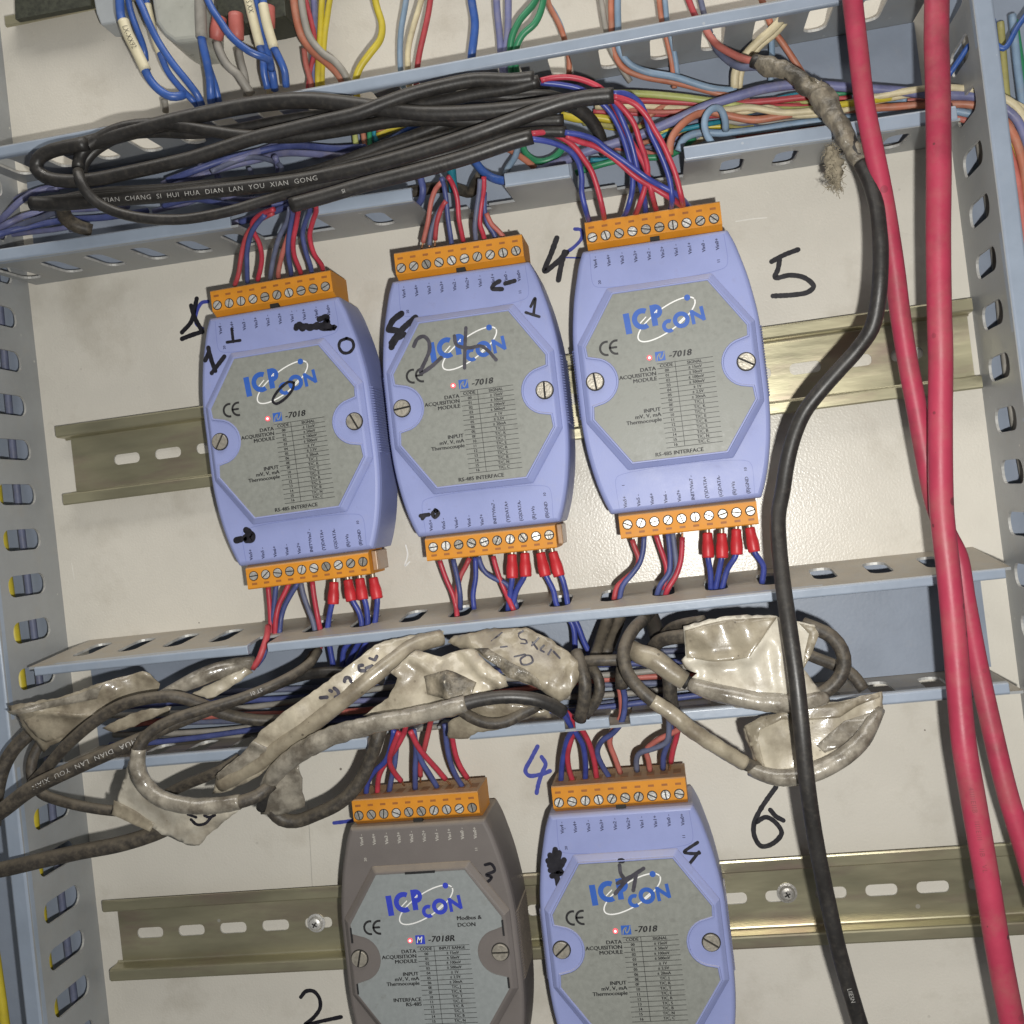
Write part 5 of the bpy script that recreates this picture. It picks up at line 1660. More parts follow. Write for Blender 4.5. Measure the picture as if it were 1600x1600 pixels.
for m, r, p, lab in right_in:
    wire(lab, m, p, r * 0.86, RG, lump=0.05)
rr2 = random.Random(11)
for i, m in enumerate(("ltblue", "cream", "grey", "salmon", "slate", "olive", "pink", "violet", "teal", "green", "lime", "red_d")):
    u0 = 940 + rr2.uniform(-40, 120)
    u1 = 1380 + rr2.uniform(-120, 160)
    f0, f1 = rr2.uniform(0, 1), rr2.uniform(0, 1)
    pts = []
    for k in range(7):
        t = k / 6
        u = u0 + (u1 - u0) * t
        lo = 262 - (u - 900) * 0.158        # lower lip
        hi = 150 - (u - 900) * 0.02
        f_ = f0 + (f1 - f0) * t + rr2.uniform(-0.14, 0.14)
        pts.append((u, lo + (hi - lo) * min(1, max(0.02, f_)), 6 + 10 * rr2.random()))
    wire("thin dusty %s wire tangled in the right half of the upper duct" % CNAME[m].replace("dusty ", ""), m, pts, rr2.uniform(0.75, 1.05), "thin tangled wires in the right half of the upper duct", lump=0.04)
for i, (m, pts) in enumerate((("cream", [(1560, 150), (1585, 165), (1602, 190), (1612, 230)]), ("violet", [(1568, 168), (1588, 186), (1604, 225), (1612, 280)]), ("salmon", [(1565, 185), (1583, 210), (1598, 255), (1606, 320)]),
                              ("yellow", [(1570, 205), (1584, 232), (1594, 275), (1604, 340)]), ("pink", [(1572, 226), (1582, 255), (1592, 300), (1602, 380), (1612, 470)]), ("green", [(1590, 240), (1596, 280), (1602, 330), (1610, 400)]))):
    wire("%s wire sweeping down behind the lip at the top right corner" % CNAME[m], m, [(a, b, 26 + 2 * i % 5) for a, b in pts], 1.6, "wires curving down into the right duct")
for i, (m, x, d) in enumerate((("salmon", 131.5, 12), ("royal", 135.0, 11), ("olive", 139.0, 10), ("ltblue", 142.5, 14), ("grey", 128.0, 6), ("green", 146.0, 9))):
    o = tube("wire", [(x + 0.9 * math.sin(k * 1.1 + i), 120 - k * 22, d + 1.5 * math.sin(k * 0.8 + 2 * i)) for k in range(19)], 1.5, m, seg=8, step=4)
    props(o, "%s wire running down inside the right duct" % CNAME[m], "wire", "wires inside the right duct")
for i, (m, x, d, r) in enumerate((("yellow", -298.5, 9, 2.6), ("slate", -290.6, 6, 1.6), ("yellow", -303.5, 14, 2.4), ("yellow", -309.5, 27, 2.0))):
    o = tube("wire", [(x + 1.2 * math.sin(k * 0.7 + i), 120 - k * 22, d + 1.2 * math.sin(k * 0.6 + 2 * i)) for k in range(20)], r, m, seg=10, step=4)
    props(o, ("%s wire running down inside the left duct, %s the wall" % (CNAME[m], ("just behind", "closest to", "further behind", "farthest behind")[i])), "wire", "wires inside the left duct")

# flat wires along the floor of the middle duct
for i in range(11):
    y = -107.5 - 1.75 * i
    m = ("slate", "blue_d", "grey", "slate", "violet", "pink", "slate", "grey", "blue_d", "slate", "grey")[i]
    o = tube("wire", [(-255 + 15 * k, y + 1.6 * math.sin(k * 0.55 + i * 1.3) + (-0.2 * k if i > 7 else 0), 6 + (i % 3) * 3.2 + 1.5 * math.sin(k * 0.4 + i)) for k in range(18)], 1.25, m, seg=8, step=4, lump=0.04)
    props(o, "%s wire along the floor of the middle duct, %s of eleven from above" % (CNAME[m], ordinal(i)), "wire", "wires on the floor of the middle duct")

# ------------------------------------------------------------------ blue wires with marker sleeves at the top left
TG = "blue wires with cream marker sleeves at the top left"


def sleeve(parent, pts, r, text=None, tail=None):
    v, f, sp = tube_geo(px(pts), r, 14, 1.2)
    o = mk("marker_sleeve", v, f, "sleeve", parent, smooth=True)
    if text:
        cable_text(parent, pts, 0, 0, r, text, 0.16, 3.0, "ink", gap=0.8)
    return o


kt = lambda pts, d=None: crop(pts, 150, 0, 1600 / 300, d)
w1 = kt([(195, -60, 34), (200, 60, 34), (212, 160, 34), (270, 290, 34), (330, 410, 33), (400, 560, 32), (440, 650, 31), (520, 745, 30), (620, 803, 29), (700, 800, 27), (745, 780, 24)])
o = wire("thick blue wire with a cream sleeve printed in black, hooked round at its lower end", "royal", w1, 1.75, TG)
sleeve(o, kt([(228, 175, 34), (270, 290, 34), (330, 410, 33), (415, 585, 32)]), 2.25, "LX-XX92")
wire("blue wire just right of the printed sleeve, ending behind it", "royal", kt([(262, -60, 30), (285, 80, 30), (335, 230, 30), (385, 360, 29), (408, 450, 28), (412, 500, 26)]), 1.35, TG)
wire("long blue wire slanting to the duct beside the narrow sleeve", "royal", kt([(340, -60, 32), (395, 80, 32), (440, 190, 32), (520, 350, 31), (640, 530, 30), (770, 690, 28), (850, 800, 26), (890, 900, 22)]), 1.5, TG)
w4 = kt([(415, -20, 26), (450, 150, 26), (500, 350, 26), (540, 460, 26), (600, 600, 26), (710, 740, 25), (800, 830, 24), (860, 900, 20)])
o = wire("blue wire with a plain narrow cream sleeve", "royal", w4, 1.35, TG)
sleeve(o, kt([(428, 40, 26), (455, 165, 26), (500, 350, 26), (535, 445, 26)]), 1.65)
o = wire("blue wire with a long grey sleeve left of the red boots", "royal", kt([(872, -40, 30), (872, 150, 30), (880, 320, 30), (920, 500, 29), (950, 660, 28), (958, 800, 26), (965, 880, 22)]), 1.7, TG)
sl = tube("grey_sleeve", px(kt([(870, -40, 30), (872, 150, 30), (880, 315, 30)])), 2.3, "grey", o)
wire("blue wire leaning in beside the grey sleeved one", "royal", kt([(925, 520, 25), (960, 620, 25), (1000, 740, 24), (1025, 850, 22)]), 1.4, TG)
o5 = wire("blue wire arching across in front of the red boots", "royal", kt([(915, -60, 42), (960, 60, 42), (1030, 170, 42), (1140, 320, 41), (1290, 435, 39), (1400, 480, 36), (1450, 510, 32), (1460, 580, 28)]), 1.45, TG)
for lab, pts, sl_, r in (("blue wire with a cream sleeve, left of two right of the boots", [(1270, -40, 30), (1310, 150, 30), (1360, 370, 29), (1395, 480, 28), (1400, 600, 27), (1430, 740, 24)], [(1262, -40, 30), (1310, 160, 30), (1368, 385, 29)], 1.5),
                         ("blue wire between the two cream sleeves", [(1335, -40, 28), (1370, 150, 28), (1400, 300, 28), (1450, 520, 27), (1475, 640, 26), (1490, 750, 22)], None, 1.6),
                         ("blue wire with a cream sleeve, right of two right of the boots", [(1390, -20, 32), (1420, 180, 32), (1470, 370, 31), (1520, 470, 30), (1570, 590, 28), (1585, 720, 24)], [(1392, 40, 32), (1425, 200, 32), (1482, 400, 31)], 1.5)):
    o = wire(lab, "royal", kt(pts), r, TG)
    if sl_:
        sleeve(o, kt(sl_), r + 0.5, "S XX" if "left of two" in lab else None)
wire("grey wire below the boots, bent to the right", "grey", kt([(1005, 350, 24), (1040, 450, 24), (1100, 550, 24), (1190, 630, 24), (1235, 700, 23), (1300, 790, 20)]), 1.8, "grey wires at the top left")
wire("grey wire meeting the bent one from above", "grey", kt([(1190, 420, 20), (1210, 520, 20), (1235, 610, 20), (1250, 700, 19), (1255, 800, 18)]), 1.5, "grey wires at the top left")
wire("short beige wire stub behind the blue hook", "grey", kt([(570, 830, 16), (578, 880, 14), (580, 930, 12)]), 1.4, "grey wires at the top left")
wire("beige wire dropping between the sleeved blue ones", "cream", kt([(1395, 500, 18), (1420, 600, 18), (1440, 700, 17), (1450, 780, 15)]), 1.5, "grey wires at the top left")

# the terminal device at the top edge
dv = thing("terminal_device", "cut-off terminal device with cloudy cover and red boots at the top edge", "terminal device", tuple(at(330, -10, 20)))
mb = MB()
P = [at(a, b, 30) for a, b in kt([(440, -120), (860, -120), (856, 330), (650, 352), (560, 290), (490, 190)])]
mb.prism([(p.x, p.y) for p in P][::-1], 6, 30)
bevel_obj(mb.build("cloudy_cover", "clear", dv, fix=True), 2.0, 3)
mb = MB()
P = [at(a, b, 22) for a, b in kt([(1000, -150), (1560, -150), (1585, 130), (1440, 165), (1240, 200), (1180, 120), (1000, 150)])]
mb.prism([(p.x, p.y) for p in P][::-1], 4, 22)
bevel_obj(mb.build("terminal_body", "soot", dv, fix=True), 0.6)
for a in ([(1165, 120, 27), (1170, 230, 27), (1180, 335, 26)], [(1030, 150, 25), (1010, 260, 25), (1000, 330, 24)], [(1430, 60, 27), (1430, 160, 27), (1440, 240, 26)]):
    tube("wire_boot", px(kt(a)), [3.0, 3.1, 2.6], "boot", dv, seg=14)
mb = MB()
P = [at(a, b, 16) for a, b in kt([(-30, -60), (165, -60), (170, 190), (40, 210), (0, 110)])]
mb.prism([(p.x, p.y) for p in P][::-1], 4, 16)
bevel_obj(mb.build("grey_housing", "pale_grey", dv, fix=True), 0.8)
mb = MB()
P = [at(a, b, 11) for a, b in ((22, -30), (138, -30), (142, 8), (24, 30))]
mb.prism([(p.x, p.y) for p in P][::-1], 8, 11)
e = mb.build("rail_clamp", "soot", None, fix=True)
props(e, "dark speckled block sitting on the short rail at the top left corner", "rail block")

# ------------------------------------------------------------------ lower tangle: black cables
LGp = "dusty black cables in front of the middle duct"
cable("thick dusty black cable leaving the picture at the lower left", "black_dusty", [(-20, 1361, 58), (0, 1359, 58), (62, 1345, 58), (125, 1331, 57), (187, 1319, 56), (244, 1301, 54), (285, 1280, 52), (310, 1262, 50)], 3.0, LGp)
l2 = [(-20, 1280, 70), (0, 1269, 70), (47, 1234, 70), (109, 1203, 69), (187, 1169, 67), (230, 1150, 64), (281, 1128, 60), (344, 1104, 55), (406, 1081, 49), (450, 1060, 44), (478, 1040, 38), (490, 1022, 32)]
k = cable("black cable with white lettering rising from the lower left corner", "black_dusty", l2, [3.0, 3.0, 3.0, 2.9, 2.7, 2.5, 2.3, 2.0, 1.9, 1.9, 1.9, 1.8], LGp)
cable_text(k, l2, 0, 0, 2.75, "HUA  DIAN  LAN  YOU  XIAN", 0.525, 2.4, flip=True, gap=1.2, space=1.12)
core(k, "slate", [(488, 1026, 34), (494, 1008, 28), (497, 990, 24)], 30, 24)
core(k, "red_d", [(492, 1028, 34), (500, 1012, 28), (503, 992, 24)], 30, 24)
l3 = [(497, 1016, 36), (484, 1036, 42), (440, 1064, 52), (375, 1091, 60), (312, 1110, 65), (266, 1126, 68), (232, 1147, 70), (217, 1170, 71), (215, 1200, 71), (228, 1228, 70), (252, 1248, 70), (297, 1259, 70), (344, 1258, 69), (375, 1253, 68), (403, 1243, 66), (425, 1225, 62)]
k = cable("black cable looping round at the left, its lower bend wrapped in shiny tape", "black_dusty", l3, [1.9, 1.9, 1.9, 1.9, 2.0, 2.1, 2.2, 2.4, 2.5, 2.5, 2.5, 2.5, 2.5, 2.4, 2.4, 2.4], LGp)
tw = tube("tape_wrap", px(l3[7:14]), [2.65, 2.9, 3.05, 3.05, 3.05, 2.95, 2.7], "tape", k, seg=16, step=1.0, lump=0.10, lumpf=0.5)
cable_text(k, l3, 0, 0, 1.95, "ST 01", 0.20, 2.0, flip=False)
cable("black cable arching high over the left paper tag", "black_dusty", [(50, 1225, 60), (66, 1208, 62), (103, 1166, 64), (147, 1128, 65), (190, 1102, 65), (234, 1091, 64), (275, 1089, 62), (310, 1099, 58), (350, 1115, 53), (400, 1125, 47), (450, 1125, 42)], 2.25, LGp)
cable("black cable bending down from the left paper tag to the picture edge", "black_dusty", [(60, 1130, 52), (44, 1148, 54), (22, 1170, 56), (5, 1200, 57), (-5, 1240, 58), (-10, 1290, 58)], 2.7, LGp)
cable("black cable curling under the left paper tag", "black_dusty", [(72, 1150, 50), (58, 1170, 52), (49, 1195, 54), (52, 1222, 54), (66, 1240, 54), (90, 1250, 54), (125, 1259, 54), (160, 1265, 53), (190, 1268, 52)], 2.05, LGp)
cable("black cable running up from behind the smiling tag", "black_dusty", [(255, 1244, 50), (290, 1226, 52), (325, 1212, 54), (345, 1203, 54), (375, 1185, 52)], 2.1, LGp)
cable("black cable crossing level below the middle duct's upper lip", "black", [(420, 1075, 30), (450, 1062, 36), (485, 1053, 38), (525, 1050, 38), (560, 1055, 36), (600, 1062, 32)], 2.2, LGp)
cable("black cable hanging in a wide curve left of the grey module", "black_dusty", [(596, 1135, 48), (590, 1153, 50), (581, 1181, 50), (562, 1222, 50), (532, 1253, 51), (494, 1272, 52), (462, 1283, 53), (440, 1280, 54), (424, 1262, 55), (420, 1240, 55)], 2.6, LGp)
l8 = [(410, 1262, 56), (416, 1232, 60), (432, 1206, 64), (478, 1170, 68), (525, 1148, 70), (587, 1131, 71), (650, 1119, 71), (712, 1104, 71), (744, 1095, 70), (791, 1089, 69), (837, 1093, 67), (866, 1104, 64), (880, 1113, 62)]
k = cable("taped black cable running right to the lower blue module's cores", "black", l8, 2.35, LGp)
tube("tape_wrap", px(l8[1:8] + [(728, 1099, 70.5)]), [2.6, 3.3, 3.6, 3.5, 3.2, 3.1, 3.0, 2.8], "tape", k, seg=18, step=1.0, lump=0.12, lumpf=0.35)
cable("taped cable under the long diagonal paper tag", "paper_dk", [(345, 1225, 58), (400, 1195, 60), (440, 1165, 62), (475, 1142, 63), (525, 1103, 62), (572, 1066, 60), (610, 1036, 56), (650, 1008, 50), (690, 996, 44)], 3.1, LGp)
cable("black cable bowed below the crumpled middle tag", "black_dusty", [(715, 1106, 56), (735, 1120, 57), (762, 1130, 57), (790, 1128, 56), (815, 1115, 54), (840, 1103, 52)], 2.1, LGp)
cable("inner black cable bent round right of the lettered paper tag", "black_dusty", [(900, 1020, 50), (908, 1040, 54), (914, 1068, 56), (912, 1098, 55), (906, 1124, 52)], 2.4, LGp)
cable("outer black cable bent round right of the lettered paper tag", "black_dusty", [(912, 1034, 46), (926, 1045, 50), (936, 1064, 52), (936, 1083, 52), (927, 1102, 51), (914, 1118, 50)], 2.0, LGp)
cable("straight dusty cable running level right of the lettered tag", "black_dusty", [(896, 1040, 50), (918, 1033, 52), (945, 1032, 53), (978, 1031, 52)], 2.05, LGp)
cable("dark cable rising behind the lip, left of a pair", "black_dusty", [(955, 955, 20), (946, 980, 26), (938, 1005, 32), (930, 1030, 38)], 2.6, LGp)
cable("dark cable rising behind the lip, right of a pair", "black_dusty", [(972, 955, 20), (965, 978, 26), (956, 1000, 31), (946, 1025, 36)], 2.2, LGp)
cable("stubby dark cable end under the lip right of the big bend", "black", [(1012, 955, 22), (1020, 972, 27), (1026, 990, 32), (1030, 1002, 36)], 3.2, LGp)
r1_ = [(1014, 958, 30), (1003, 970, 42), (990, 983, 52), (979, 1002, 58), (974, 1024, 62), (979, 1048, 64), (994, 1071, 66), (1020, 1095, 67), (1047, 1113, 67), (1079, 1139, 66), (1126, 1170, 64), (1164, 1193, 62), (1190, 1203, 60)]
k = cable("grey-brown cable making the big bend down to the lower right tag", "black_dusty", r1_, 2.3, LGp)
tube("tape_wrap", px(r1_[7:12]), [2.5, 2.75, 2.8, 2.8, 2.6], "paper_dk", k, seg=14, step=1.0, lump=0.10, lumpf=0.5)
core(k, "red", [(1012, 960, 32), (1020, 950, 26), (1028, 935, 24)], 30, 24)
k = cable("cable stump wrapped in brown paper tape, cut end to the right", "paper_dk", [(984, 1010, 50), (1000, 1022, 54), (1018, 1028, 56), (1036, 1040, 57), (1050, 1051, 57), (1070, 1064, 57)], [2.9, 3.6, 3.9, 3.7, 3.5, 3.3], LGp)
mb = MB()
q = px([(1069, 1063.4, 57), (1075.5, 1067.5, 57)])
tube("cut_end", [q[0], q[1]], 2.5, "dark", k, seg=14)
cable("sheath dropping straight to the right-hand cores of the lower blue module", "black_dusty", [(1040, 1040, 46), (1046, 1062, 48), (1047, 1086, 47), (1050, 1108, 45), (1050, 1120, 43)], 2.6, LGp)
cable("sheath ending above the middle cores of the lower blue module", "black_dusty", [(985, 1015, 46), (974, 1036, 50), (971, 1055, 50), (971, 1074, 49)], 2.3, LGp)
cable("grey cable ring at the right of the large paper tag", "black_dusty", [(1255, 975, 56), (1279, 984, 58), (1300, 995, 59), (1315, 1015, 60), (1319, 1037, 60), (1311, 1060, 60), (1294, 1077, 60), (1272, 1088, 60), (1240, 1096, 58)], 2.45, LGp)
cable("grey cable slanting behind the ring to the lower right tag", "black_dusty", [(1250, 1016, 46), (1268, 1025, 47), (1306, 1040, 50), (1332, 1054, 52), (1350, 1078, 54)], 2.1, LGp)
cable("upper cable entering the large paper tag from the left", "black_dusty", [(1038, 992, 40), (1050, 981, 44), (1072, 974, 50), (1100, 970, 54)], 2.0, LGp)
cable("lower cable entering the large paper tag from the left", "black_dusty", [(1020, 1012, 44), (1030, 1002, 48), (1046, 997, 52), (1072, 994, 55), (1100, 993, 56)], 2.5, LGp)

# ------------------------------------------------------------------ paper tags under crumpled tape
class Sheet:
    """a crumpled sheet from an outline of photograph pixels with a depth at each corner"""

    def __init__(s, name, label, outline, m, amp=1.2, scale=0.10, bulge=0.0, cat="paper tag", group=None, seed=0, thick=0.5, parent=None, fold=()):
        s.pts = [at(p[0], p[1], p[2]) for p in outline]
        s.amp, s.scale, s.bulge, s.seed = amp, scale, bulge, seed
        s.fold = [(at(a[0], a[1], 55), at(b[0], b[1], 55), h, w) for a, b, h, w in fold]
        cx = sum(p.x for p in s.pts) / len(s.pts)
        cy = sum(p.y for p in s.pts) / len(s.pts)
        bnd = []
        n = len(s.pts)
        rnd = random.Random(seed)
        for i in range(n):
            a, b = s.pts[i], s.pts[(i + 1) % n]
            k = max(1, int((b - a).length / 1.6))
            for j in range(k):
                q = a.lerp(b, j / k)
                jit = 0.28 if j else 0.0
                bnd.append((q.x + rnd.uniform(-jit, jit), q.y + rnd.uniform(-jit, jit)))
        s.bnd = bnd
        s.creases = []
        for k_, (l0, l1, am) in enumerate(((26, 44, 0.75), (20, 34, 0.60), (13, 20, 0.34), (9, 14, 0.16))):
            an = rnd.uniform(0, math.pi)
            s.creases.append((math.cos(an), math.sin(an), rnd.random(), rnd.uniform(l0, l1), am))
        xs, ys = [p[0] for p in bnd], [p[1] for p in bnd]
        co = [Vector(p) for p in bnd]
        nb = len(co)
        y = min(ys)
        while y < max(ys):
            x = min(xs)
            while x < max(xs):
                q = (x + rnd.uniform(-0.45, 0.45), y + rnd.uniform(-0.45, 0.45))
                if s.inside(q) and min((q[0] - b[0]) ** 2 + (q[1] - b[1]) ** 2 for b in bnd) > 0.75:
                    co.append(Vector(q))
                x += 1.2
            y += 1.2
        edges = [(i, (i + 1) % nb) for i in range(nb)]
        vv, ee, ff = delaunay_2d_cdt(co, edges, [list(range(nb))], 1, 1e-4)[:3]
        v = [(p.x, p.y, s.h(p.x, p.y)) for p in vv]
        f = [tuple(q) for q in ff]
        s.o = mk(name, v, f, m, parent, smooth=True)
        if parent is None:
            props(s.o, label, cat, group)
        md = s.o.modifiers.new("thickness", "SOLIDIFY")
        md.thickness = thick * 0.001
        md.offset = 0.0

    def inside(s, q):
        c = False
        n = len(s.bnd)
        j = n - 1
        for i in range(n):
            xi, yi = s.bnd[i]
            xj, yj = s.bnd[j]
            if (yi > q[1]) != (yj > q[1]) and q[0] < (xj - xi) * (q[1] - yi) / (yj - yi) + xi:
                c = not c
            j = i
        return c

    def h(s, x, y):
        w = dsum = 0.0
        dmin = 1e9
        for p in s.pts:
            d2 = (p.x - x) ** 2 + (p.y - y) ** 2
            k = 1 / (d2 + 4.0) ** 1.3
            w += k
            dsum += k * p.z
        e = min(math.hypot(x - b[0], y - b[1]) for b in s.bnd)
        wx = x + 2.2 * noise.noise(Vector((x * 0.06, y * 0.06, s.seed)))
        wy = y + 2.2 * noise.noise(Vector((x * 0.06, y * 0.06, s.seed + 50)))
        cr = 0.0
        for cs, sn, ph, ln, am in s.creases:
            t = (wx * cs + wy * sn) / ln + ph
            t -= math.floor(t)
            cr += am * (4 * abs(t - 0.5) - 1)
        n3 = noise.noise(Vector((x * 0.45, y * 0.45, s.seed)))
        r = dsum / w + s.amp * (cr * min(1, 0.45 + e / 6) + 0.05 * n3) + s.bulge * min(1, e / 9) ** 0.7
        for a, b, hh, ww in s.fold:
            ab = Vector((b.x - a.x, b.y - a.y))
            t = max(0, min(1, ((x - a.x) * ab.x + (y - a.y) * ab.y) / ab.length_squared))
            dist = math.hypot(x - a.x - ab.x * t, y - a.y - ab.y * t)
            r += hh * max(0, 1 - dist / ww)
        return r

    def write(s, strokes, w, m="marker", name="handwriting"):
        mb = MB()
        for st in strokes:
            P = []
            sp, _ = catmull([(u, v, 0) for u, v in st], 2.5)
            for p in sp:
                d = 56.0
                for _k in range(4):
                    q = at(p.x, p.y, d)
                    d = s.h(q.x, q.y) + 0.55
                P.append((q.x, q.y, d))
            ribbon(mb, P, w, step=0.5)
        return mk(name, mb.v, mb.f, m, s.o)


PG = "paper tags taped to the lower cables"
c0 = lambda pts: crop(pts, 0, 980, 1600 / 300)
s1 = Sheet("paper_tag", "crumpled taped paper tag at the far left, hanging below the duct lip", c0([(70, 655, 60), (480, 590, 59), (820, 470, 57), (1180, 370, 52), (1250, 385, 50), (1335, 470, 47), (1310, 545, 47), (1150, 590, 50), (1000, 650, 53), (850, 745, 55), (720, 850, 56), (420, 985, 57), (370, 1040, 56), (310, 950, 57), (210, 850, 58), (165, 760, 59), (105, 705, 60)]),
      "paper_dk", 1.5, 0.085, 1.0, group=PG, seed=1, fold=[((30, 1105), (150, 1115), 1.8, 2.0), ((185, 1075), (160, 1110), 1.4, 1.8)])
Sheet("tape_scrap", "scrap of taped paper below the arching cable at the left", c0([(850, 840, 50), (980, 770, 50), (1180, 690, 48), (1430, 660, 46), (1410, 720, 46), (1180, 790, 47), (1120, 830, 48), (950, 880, 50)]), "paper_dk", 0.8, 0.15, 0.6, cat="tape scrap", seed=2)
k2_ = lambda pts: crop(pts, 250, 960, 1600 / 300)
t1b = cable("tape-wrapped cable end below the notch with a red core", "tape", k2_([(-20, 700, 50), (120, 625, 48), (300, 540, 45), (480, 470, 42), (640, 430, 38), (790, 400, 34)]), [2.2, 2.6, 3.4, 3.7, 3.5, 2.6], "dusty black cables in front of the middle duct", lump=0.12)
core(t1b, "red_d", k2_([(770, 450, 36), (820, 380, 36), (860, 280, 35), (888, 195, 32), (900, 100, 26)]), 36, 26, 1.3)
core(t1b, "blue_d", k2_([(800, 430, 34), (860, 350, 33), (885, 260, 32), (905, 180, 27)]), 34, 26, 1.1)
Sheet("paper_flap", "", k2_([(255, 665, 45), (400, 590, 44), (560, 510, 42), (700, 440, 39), (780, 480, 37), (610, 590, 41), (430, 715, 44)]), "paper", 0.5, 0.12, 0.5, seed=3, parent=t1b)
s2 = Sheet("paper_tag", "long diagonal paper tag with smudged black letters, left of the middle", [(585, 1008, 55), (544, 1040, 61), (506, 1068, 63), (450, 1108, 64), (409, 1140, 64), (381, 1177, 62), (342, 1207, 60), (332, 1240, 58), (362, 1234, 58), (405, 1212, 60), (437, 1183, 62), (471, 1154, 63), (508, 1124, 63), (540, 1097, 62), (575, 1066, 60), (610, 1034, 56), (650, 1005, 50), (690, 992, 44), (696, 984, 42), (656, 990, 46), (609, 1000, 51)],
           "paper", 0.7, 0.10, 0.6, group=PG, seed=4, fold=[((330, 1205), (420, 1172), 1.2, 2.0), ((402, 1150), (440, 1170), 1.5, 2.2)])
c45 = lambda pts: crop(pts, 450, 960, 1600 / 300)
s2.write([c45([(385, 615), (415, 640), (420, 680), (395, 690)]), c45([(350, 635), (362, 640)]), c45([(470, 560), (480, 530), (510, 530), (525, 560)]), c45([(620, 425), (590, 430), (595, 465), (640, 470)]), c45([(650, 450), (700, 430)]), c45([(270, 695), (325, 690)]), c45([(680, 370), (720, 380), (740, 350)])], 1.35, "marker_fade")
Sheet("tape_flap", "loose flap of clear dirty tape hanging above the curved cable", [(404, 1236, 60), (425, 1214, 62), (467, 1196, 62), (472, 1225, 60), (477, 1259, 57), (437, 1273, 56), (408, 1272, 57)], "tape", 1.0, 0.13, 0.8, cat="tape flap", seed=5)
s3 = Sheet("paper_tag", "white card tag with a drawn smiling mouth, lowest at the left", crop([(648, 925, 60), (625, 1010, 60), (590, 1100, 60), (577, 1185, 60), (700, 1235, 60), (780, 1265, 60), (860, 1300, 60), (940, 1340, 60), (1000, 1342, 60), (1070, 1270, 61), (1200, 1165, 62), (1140, 1150, 64), (1000, 1155, 64), (900, 1140, 64), (790, 1080, 64), (720, 1000, 63), (690, 930, 62)], 0, 900, 3.2), "paper_white", 0.9, 0.075, 0.8, group=PG, seed=6,
           fold=[((182, 1270), (262, 1300), 1.5, 3.0), ((255, 1300), (370, 1265), 1.2, 2.5)])
s3.write([crop(q, 0, 900, 3.2) for q in ([(955, 1218), (985, 1243), (1025, 1238), (1057, 1205)], [(940, 1192), (980, 1206)], [(1022, 1198), (1046, 1206), (1074, 1196)])], 1.1)
s7 = Sheet("paper_tag", "badly crumpled paper tag in the middle of the tangle", [(566, 1119, 60), (606, 1091, 61), (621, 1059, 60), (611, 1050, 59), (630, 1032, 57), (651, 1015, 54), (690, 1026, 54), (722, 1014, 52), (740, 1012, 52), (764, 1036, 58), (790, 1058, 62), (794, 1072, 62), (745, 1088, 66), (712, 1100, 66), (637, 1117, 64)],
      "paper", 2.5, 0.11, 0.8, group=PG, seed=7, fold=[((640, 1020), (700, 1060), 2.2, 3.0), ((700, 1040), (715, 1100), 2.0, 2.5), ((722, 1016), (790, 1065), 2.4, 3.0)])
k7_ = lambda pts: crop(pts, 700, 940, 1600 / 300)
s4 = Sheet("paper_tag", "buff paper tag with pencilled letters and a ring, right of the middle", k7_([(0, 340, 46), (60, 280, 44), (330, 225, 44), (650, 215, 46), (830, 300, 50), (1000, 415, 54), (1105, 510, 55), (1105, 620, 56), (1000, 800, 58), (930, 835, 58), (780, 745, 60), (500, 640, 60), (330, 500, 58), (200, 395, 54), (100, 390, 50)]), "paper_dk", 0.7, 0.075, 1.6, group=PG, seed=8,
           fold=[((892, 1035), (900, 1080), 1.6, 3.0), ((770, 1030), (850, 1080), -1.6, 4.0), ((720, 990), (800, 1000), 1.0, 1.6), ((860, 1075), (895, 1030), -1.2, 2.0)])
s4.write([k7_(q) for q in ([(625, 245), (585, 275), (600, 310), (650, 325), (655, 350), (610, 350)], [(755, 305), (700, 365)], [(705, 340), (745, 395)], [(800, 365), (770, 400), (800, 420)], [(860, 400), (835, 440)], [(880, 415), (930, 470)], [(555, 460), (640, 440)], [(650, 448), (605, 480), (615, 520), (660, 525), (705, 500), (690, 455), (650, 448)], [(450, 260), (365, 330)], [(440, 380), (490, 375)])], 0.75, "marker_fade")
Sheet("paper_scrap", "folded paper scrap showing below the bowed cable in the middle", k7_([(0, 1010, 52), (130, 930, 54), (260, 862, 55), (520, 850, 56), (640, 865, 55), (780, 905, 53), (830, 880, 52), (870, 960, 50), (700, 955, 51), (420, 1065, 52), (250, 1085, 52), (170, 1140, 51), (0, 1140, 50)]), "paper_dk", 1.0, 0.12, 0.8, cat="paper scrap", seed=9)
c92 = lambda pts: crop(pts, 920, 940, 1600 / 300)
c115 = lambda pts: crop(pts, 1150, 940, 1600 / 300)
s5 = Sheet("paper_tag", "largest crumpled paper tag under shiny tape, crossed by the long black cable", c92([(790, 205, 60), (960, 160, 60), (1140, 122, 60), (1400, 112, 60)]) + c115([(330, 120, 60), (490, 165, 60), (655, 195, 60), (690, 270, 61), (615, 430, 62), (560, 560, 63), (620, 640, 63), (700, 740, 62), (742, 838, 61), (600, 872, 62), (380, 922, 62), (0, 878, 62)]) + c92([(1100, 830, 62), (860, 762, 60), (850, 640, 59), (900, 595, 59), (800, 545, 58), (775, 480, 58), (808, 450, 59)]),
      "paper_white", 1.7, 0.075, 2.4, group=PG, seed=10, fold=[((1072, 1030), (1160, 1022), 2.0, 3.0), ((1165, 1022), (1195, 990), 1.5, 3.0), ((1085, 1050), (1190, 1090), 1.6, 4.0), ((1210, 1000), (1225, 1095), 1.5, 3.0)])
